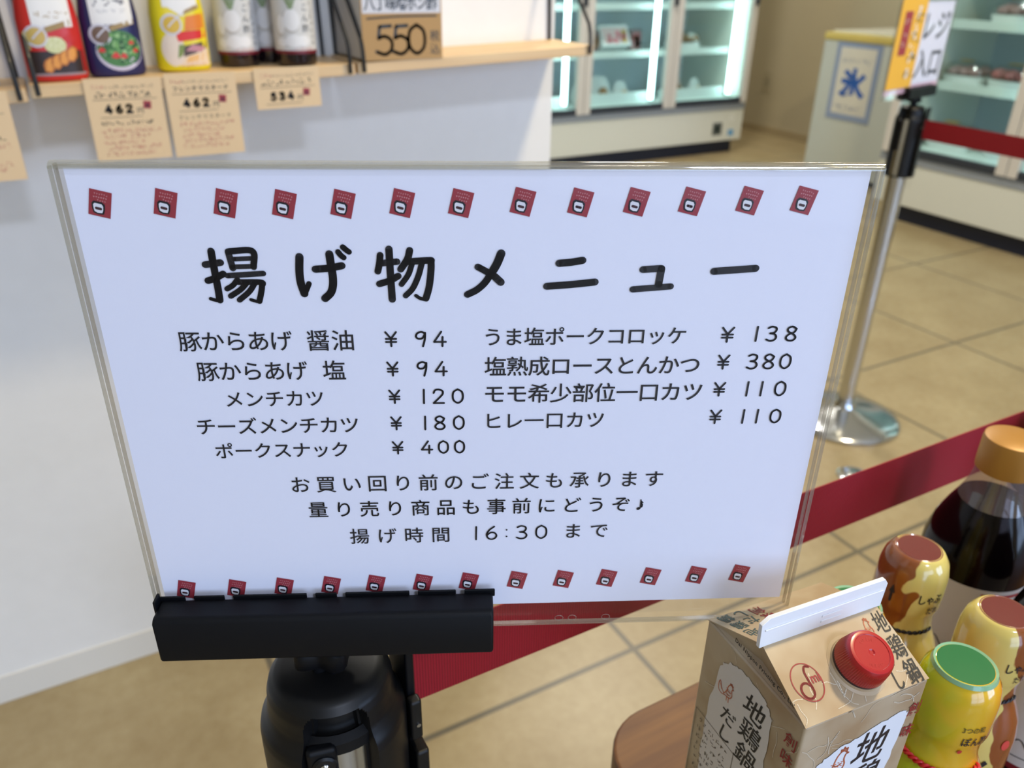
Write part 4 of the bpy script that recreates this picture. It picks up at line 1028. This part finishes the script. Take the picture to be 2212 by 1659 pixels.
    for n_, (t, x, v) in enumerate((('鍋', 7, 2), ('鶏', 7, 12), ('地', 7, 22), ('し', 15, 2), ('だ', 15, 11), ('創', 24, 4), ('味', 24, 13))):
        g.text(t, M_cred if n_ > 4 else C('back_ink', (72, 92, 92)), lambda a, b: mb(2)(x - a * 7, v - b * 9), 0, 0, offset=.01, align='C')
    g.build('back_roof_print', rb)
    # --- front print
    body = kids(root)[0]
    for c_ in kids(root):
        if c_.name.startswith('carton_body'): body = c_
    g = G(); veins(g, front(1), 1, 70, -190, -1, 60, 5); veins(g, side(1), 1, 68, -190, -1, 50, 6)
    torn(g, front(2), [(13, -30), (22, -24), (40, -20), (58, -15), (63, -18), (60, -60), (55, -150), (16, -150), (12, -80)], 3, M_patch)
    for t, b in (('地', -41, ), ('鶏', -64,), ('鍋', -88,), ('だ', -112,), ('し', -134,)): ch(g, t, front(3), 44.5, b, 24, M_br, .007, .86)
    for t, b in (('創', -20.5), ('味', -35.2)): ch(g, t, front(3), 67.0, b, 9.0, M_cred, .008, .92, .05)
    rooster(g, front(3), 19.5, -43, 1.55)
    # left side
    torn(g, side(2), [(56, -17), (50, -10), (40, -6), (24, -8), (18, -14), (16, -60), (20, -130), (58, -130), (60, -60)], 4, C('patch_side', (214, 210, 206)))
    sm = lambda k: (lambda x, z: side(k)(-x, z))    # reading direction on the left face runs towards the front
    for t, b in (('地', -26), ('鶏', -41.5), ('鍋', -57.5)): ch(g, t, sm(3), -29.0, b, 15.5, M_br, .007, .95)
    for t, b in (('だ', -45), ('し', -57)): ch(g, t, sm(3), -44, b, 11.5, M_br, .008, .95)
    for t, b in (('創', -17.4), ('味', -28.5)): ch(g, t, sm(3), -5.6, b, 8.6, M_cred, .008, .92, .05)
    rooster(g, sm(3), -50, -30, .85)
    fr_ = [(67, -58), (36, -58), (36, -150), (67, -150), (67, -58)]
    g.stroke(fr_, .35, C('panel_ink', (92, 80, 66)), side(3), smooth=False)
    for k in range(14):
        g.scribble(-64, -39, -62 - 5.5 * k, 3.2, C('panel_ink', (92, 80, 66)), sm(3), .35, 300 + k)
    g.build('side_and_front_print', body)
    # company line on the folded gusset
    g = G(); M_line = C('line_ink', (30, 28, 26)); gs = lambda x, z: (-.0002, x, z)
    a = (.0515, 4.6); bq = (.0135, 3.4)
    gm = lambda u, v: (-.0001 + .0010, (50 - u) / 1000, E + (3.4 - .028 * u + v) / 1000)
    g.text('Dai Nippon Printing Co., Ltd.', M_line, lambda q, b: gm(q * 3.0, -b * 3.2), 0, 0, fit=14.0, offset=.03)
    g.build('gusset_lettering', root)
    # --- red screw cap
    ax = Vector((0, ny, nz)); X = Matrix.Translation((.0405, .0162 * h / sl, E + .0162 * R / sl)) @ ax.to_track_quat('Z', 'Y').to_matrix().to_4x4()
    M_cap = mat('cap_red', (164, 14, 20), .3, coat=.3)
    G().lathe([(.0142, -.0002), (.0140, .0003), (.0126, .0008), (.0122, .0018)], M_ct, 48, X=X).build('spout_flange', root, True)
    G().lathe([(.0119, .0015), (.0119, .0032)], mat('cap_gap', (50, 18, 24), .5), 48, X=X).build('cap_band', root, True)
    g = G(); N = 144; vs = []
    lev = ((.0030, .01185, 0), (.0036, .01215, 1), (.0110, .0112, 1), (.0132, .0106, 0), (.0142, .0098, 0), (.0144, .0090, 0), (.0144, .0082, 0), (.0141, .0079, 0), (.0141, .0015, 0), (.0136, .0009, 0))
    for z, rr, rib in lev:
        for k in range(N):
            aa = 2 * pi * k / N; q = rr - (.00035 if rib and (k % 2) else 0); vs.append(X @ Vector((q * cos(aa), q * sin(aa), z)))
    g.add(vs, [(i_ * N + k, i_ * N + (k + 1) % N, (i_ + 1) * N + (k + 1) % N, (i_ + 1) * N + k) for i_ in range(len(lev) - 1) for k in range(N)] + [tuple(range(N * (len(lev) - 1), N * len(lev)))], M_cap)
    cap = g.build('screw_cap', root, True)
    g = G()
    for t, a0 in (('OPEN', 1.9), ('OPEN', 4.9)):
        for k, chh in enumerate(t):
            aa = a0 - .30 * k; Y = X @ Matrix.Rotation(aa - pi / 2, 4, 'Z')
            g.text(chh, mat('cap_emboss', (176, 34, 36), .35), lambda q, b: Y @ Vector((q * .0022, .0052 - b * .0022, .0142)), 0, 0, align='C')
    g.build('cap_emboss', cap)
    return root
carton()

# ------------------------------------------------------------------ sauce bottles on the table
def blob_mat(name, ca, cb, side, scale=55, amp=.9, edge=.0, rough=.16):
    """two-colour shrink sleeve: colour a on the side the vector points to, wavy border"""
    if name in _M: return _M[name]
    M = mat(name, ca, rough, coat=.6); ns, ls, b = nodes(M)
    tc = ns.new('ShaderNodeTexCoord'); dt = ns.new('ShaderNodeVectorMath'); dt.operation = 'DOT_PRODUCT'; dt.inputs[1].default_value = side
    ls.new(tc.outputs['Object'], dt.inputs[0])
    n = ns.new('ShaderNodeTexNoise'); n.inputs['Scale'].default_value = scale; n.inputs['Detail'].default_value = 1.5; ls.new(tc.outputs['Object'], n.inputs['Vector'])
    s1 = ns.new('ShaderNodeMath'); s1.operation = 'MULTIPLY_ADD'; s1.inputs[1].default_value = 28; s1.inputs[2].default_value = edge; ls.new(dt.outputs['Value'], s1.inputs[0])
    s2 = ns.new('ShaderNodeMath'); s2.operation = 'MULTIPLY_ADD'; s2.inputs[1].default_value = amp * 2; s2.inputs[2].default_value = -amp; ls.new(n.outputs[0], s2.inputs[0])
    s3 = ns.new('ShaderNodeMath'); s3.operation = 'ADD'; ls.new(s1.outputs[0], s3.inputs[0]); ls.new(s2.outputs[0], s3.inputs[1])
    r = ramp(ns, [(.49, cb), (.51, ca)]); s4 = ns.new('ShaderNodeMath'); s4.operation = 'ADD'; s4.inputs[1].default_value = .5; ls.new(s3.outputs[0], s4.inputs[0])
    ls.new(s4.outputs[0], r.inputs[0]); ls.new(r.outputs[0], b.inputs['Base Color'])
    return M
YEL, BRN = (204, 188, 106), (128, 70, 30)
M_sA = blob_mat('sesame_sleeve', YEL, BRN, (.745, .667, .0), scale=42, amp=.55, edge=.16)
TB = [(.0235, 0), (.0262, .002), (.0272, .006), (.0272, .078), (.0268, .092), (.0245, .104), (.0205, .1135), (.0186, .119), (.0182, .124), (.0182, .130), (.0190, .1335), (.0198, .137), (.0199, .148), (.0196, .158), (.0180, .1655), (.0150, .1705), (.0134, .1718)]
def tbl_r(z):
    for a, b in zip(TB, TB[1:]):
        if a[1] <= z <= b[1]: return a[0] + (b[0] - a[0]) * (z - a[1]) / (b[1] - a[1] + 1e-9)
    return TB[-1][0]
def cyl(k, R=None, rot=0.0):
    def f(x, z):
        r_ = tbl_r(z / 1000) + k * .0002 if R is None else R + k * .0002
        a = x / 1000 / (R or .0272) + rot
        return (r_ * sin(a), -r_ * cos(a), z / 1000)
    return f
M_ring_red, M_disc_red = mat('ring_red', (150, 92, 78), .2, coat=.6), mat('disc_red', (102, 34, 32), .3, coat=.5)
def tare_bottle(label, loc, rz, k=1.0, M=None):
    root = thing('sesame_sauce_bottle', label, 'sauce bottle', loc, rz); root.scale = (k, k, k)
    G().lathe(TB, M or M_sA, 64).build('shrink_sleeve', root, True, angle=60)
    G().lathe([(.0136, .1712), (.0128, .1722), (.0122, .1715)], M_ring_red, 48, cap=False).build('cap_ring', root, True); G().lathe([(.0123, .1708), (.0121, .1719), (.002, .1721)], M_disc_red, 48).build('cap_top', root, True)
    g = G(); mp = cyl(2)
    for n_, t in enumerate('しゃぶ'): g.text(t, M_ink, lambda a, b: mp(14 + 7.0 * n_ + a * 7.5, 146 - b * 7.5), 0, 0, offset=.015)
    g.text('だれ', M_ink, lambda a, b: mp(24 + a * 5.5, 138 - b * 5.5), 0, 0, offset=.012)
    g.poly([(-8, 148), (-3, 148), (-5.5, 154)], M_ink, mp, 1); g.stroke([(-5.5, 142), (-5.5, 150)], 2, M_ink, mp)
    g.build('neck_lettering', root, True); g = G()
    for n_, t in enumerate('しゃぶ'): g.text(t, M_ink, lambda a, b: cyl(3)(14 + 3 * n_ + a * 20, 78 - 18 * n_ - b * 22), 0, 0, offset=.03, align='C')
    g.disc(30, 94, 3.2, C('sleeve_red', (190, 60, 50)), mp)
    g.build('sleeve_lettering', root, True)
    g = G(); N = 60
    for ph in (0, pi):
        P = [((.0186 + .0006 * cos(18 * a + ph)) * cos(a) * 1.0, (.0186 + .0006 * cos(18 * a + ph)) * sin(a), .1215 + .0008 * sin(18 * a + ph)) for a in [-2.3 + 2.2 * i / 90 for i in range(91)]]
        g.tube(P, .0006, M_ink, 6)
    g.build('printed_cord', root, True)
    return root
M_sC = blob_mat('sesame_sleeve_turned', YEL, BRN, (-.745, -.667, .0), scale=42, edge=.05, amp=.55)
tare_bottle('yellow sesame sauce bottle with a dark red cap disc, behind the carton fin', (.4045, .2190, TBL + .0003), -1.24, 1.0)
tare_bottle('brown and yellow sesame sauce bottle at the right edge, dark red cap disc', (.4020, .1625, TBL + .0003), -1.24, .985, M_sC)
def grad_mat():
    M = mat('ponzu_sleeve', (226, 170, 30), .14, coat=.7); ns, ls, b = nodes(M)
    tc = ns.new('ShaderNodeTexCoord'); sx = ns.new('ShaderNodeVectorMath'); sx.operation = 'DOT_PRODUCT'; sx.inputs[1].default_value = (.81, .58, 0); ls.new(tc.outputs['Object'], sx.inputs[0])
    n = ns.new('ShaderNodeTexNoise'); n.inputs['Scale'].default_value = 42; ls.new(tc.outputs['Object'], n.inputs['Vector'])
    a = ns.new('ShaderNodeMath'); a.operation = 'MULTIPLY_ADD'; a.inputs[1].default_value = 17; a.inputs[2].default_value = .42; ls.new(sx.outputs['Value'], a.inputs[0])
    a2 = ns.new('ShaderNodeMath'); a2.operation = 'MULTIPLY_ADD'; a2.inputs[1].default_value = .5; a2.inputs[2].default_value = 0; ls.new(n.outputs[0], a2.inputs[0])
    a3 = ns.new('ShaderNodeMath'); a3.operation = 'ADD'; ls.new(a.outputs[0], a3.inputs[0]); ls.new(a2.outputs[0], a3.inputs[1])
    r = ramp(ns, [(.38, (168, 184, 26)), (.60, (212, 176, 38)), (.95, (216, 148, 28))]); ls.new(a3.outputs[0], r.inputs[0]); ls.new(r.outputs[0], b.inputs['Base Color'])
    return M
M_pz = grad_mat()
M_ring_g, M_disc_g = mat('ring_green', (130, 178, 142), .2, coat=.6), mat('disc_green', (16, 104, 54), .3, coat=.5)
def ponzu_bottle(label, loc, rz, k=1.0):
    root = thing('ponzu_bottle', label, 'sauce bottle', loc, rz); root.scale = (k, k, k)
    G().lathe(TB, M_pz, 64).build('shrink_sleeve', root, True, angle=60)
    G().lathe([(.0156, .1700), (.0148, .1722), (.0134, .1715)], M_ring_g, 48, cap=False).build('cap_ring', root, True); G().lathe([(.0135, .1708), (.0133, .1719), (.002, .1721)], M_disc_g, 48).build('cap_top', root, True)
    g = G()
    for ph in (0, pi):
        P = [((.0206 + .0007 * cos(22 * a + ph)) * cos(a), (.0206 + .0007 * cos(22 * a + ph)) * sin(a), .1160 + .0010 * sin(22 * a + ph)) for a in [-2.75 + 2.6 * i / 140 for i in range(141)]]
        g.tube(P, .0009, mat('cord_red', (196, 34, 40), .4), 6)
    g.build('printed_cord', root, True)
    g = G(); mp = cyl(2)
    g.text('3つの和', C('olive_ink', (70, 70, 24)), lambda a, b: mp(11 + a * 4.6, 146 - b * 4.6), 0, 0, offset=.008, align='L')
    g.text('ぽん酢', M_ink, lambda a, b: mp(13 + a * 6.4, 137 - b * 6.4), 0, 0, offset=.015, align='L')
    g.disc(15, 131, 1.6, C('sleeve_red', (200, 60, 50)), cyl(3))
    g.build('neck_lettering', root, True); g = G()
    g.grid(-30, 40, -10, 96, C('info_grey', (120, 118, 112)), mp, 12, 8)
    for n_ in range(11): g.scribble(-29, -11, 90 - 4.6 * n_, 3.4, C('info_pale', (196, 192, 180)), cyl(3), .4, 400 + n_)
    g.text('温', C('olive_ink2', (84, 74, 16)), lambda a, b: mp(16 + a * 20, 66 - b * 20), 0, 0, offset=.012, align='C')
    g.stroke([(16 + 14 * cos(a), 73 + 12 * sin(a)) for a in [2 * pi * q / 40 for q in range(41)]], .8, C('olive_ink2', (84, 74, 16)), mp, 2)
    for n_ in range(3): g.stroke([(13 + 3 * n_, 88), (12 + 3 * n_, 92), (14 + 3 * n_, 96)], .8, C('olive_ink2', (84, 74, 16)), mp)
    g.build('sleeve_lettering', root, True)
    return root
ponzu_bottle('amber ponzu bottle with a green cap disc and red cord print, right of the carton', (.3450, .1475, TBL + .0003), -1.13, 1.0)
ponzu_bottle('ponzu bottle almost hidden behind the carton, only its green cap rim showing', (.3365, .2075, TBL + .0003), -.9, .97)

M_soy = mat('soy_dark', (10, 5, 7), .12, spec=.25); M_clr = thin_clear('bottle_glass', (236, 226, 226), .10, .03, (200, 190, 190), .10); M_goldc = mat('cap_gold', (166, 118, 46), .42, .12)
def soy_bottle(label, loc, rz, neck=True):
    root = thing('soy_sauce_bottle', label, 'sauce bottle', loc, rz)
    G().lathe([(.0335, 0), (.0362, .002), (.0375, .007), (.0375, .096), (.0368, .104), (.0335, .117), (.0280, .131), (.0235, .1405)], M_soy, 64).build('soy_filled_body', root, True, angle=60)
    G().lathe([(.0235, .1405), (.0205, .149), (.0186, .157), (.0176, .166), (.0172, .172)], M_clr, 48, cap=False).build('clear_neck', root, True)
    g = G(); g.lathe([(.0172, .1655), (.0190, .1665), (.0192, .170), (.0192, .1885), (.0186, .1915), (.0168, .1925), (.002, .1928)], M_goldc, 56); g.build('gold_cap', root, True)
    g = G(); mp = cyl(0, .0378); g.grid(-112, 12, 112, 86, C('soy_label', (214, 210, 206), .55), mp, 60, 1); g.grid(-112, 7, 112, 12, C('soy_label_red', (122, 24, 36), .5), mp, 60, 1); lb = g.build('label', root, True)
    g = G(); m1 = cyl(1, .0378)
    g.grid(-34, 66, -27, 84, C('soy_seal', (186, 58, 54)), m1, 3, 2); g.grid(12, 80, 44, 82.5, C('soy_stripe', (176, 44, 50)), m1, 10, 1)
    for n_ in range(9): g.scribble(14, 42, 77 - 4 * n_, 3, C('soy_grey', (120, 118, 118)), m1, .35, 500 + n_)
    g.scribble(-33, -28, 82, 3.5, C('soy_seal2', (226, 150, 140)), cyl(2, .0378), .5, 520); 
    P = [(-30, 22), (-22, 30), (-16, 24), (-8, 34), (0, 25), (8, 31), (16, 22)]
    g.stroke(P, .9, C('mountain_ink', (60, 62, 66)), m1); g.stroke([(-26, 20), (-14, 19), (2, 20)], .7, C('mountain_ink', (60, 62, 66)), m1)
    g.build('label_print', lb, True)
    return root
soy_bottle('dark soy sauce bottle with a gold cap and white label, behind the sesame bottles', (.5430, .2530, TBL + .0003), -1.13)
soy_bottle('dark soy sauce bottle cropped by the right edge, white label low down', (.5080, .1650, TBL + .0003), -1.1)
soy_bottle('soy sauce bottle farther back at the right edge, beyond the gold-capped one', (.6920, .2750, TBL + .0003), -1.0)
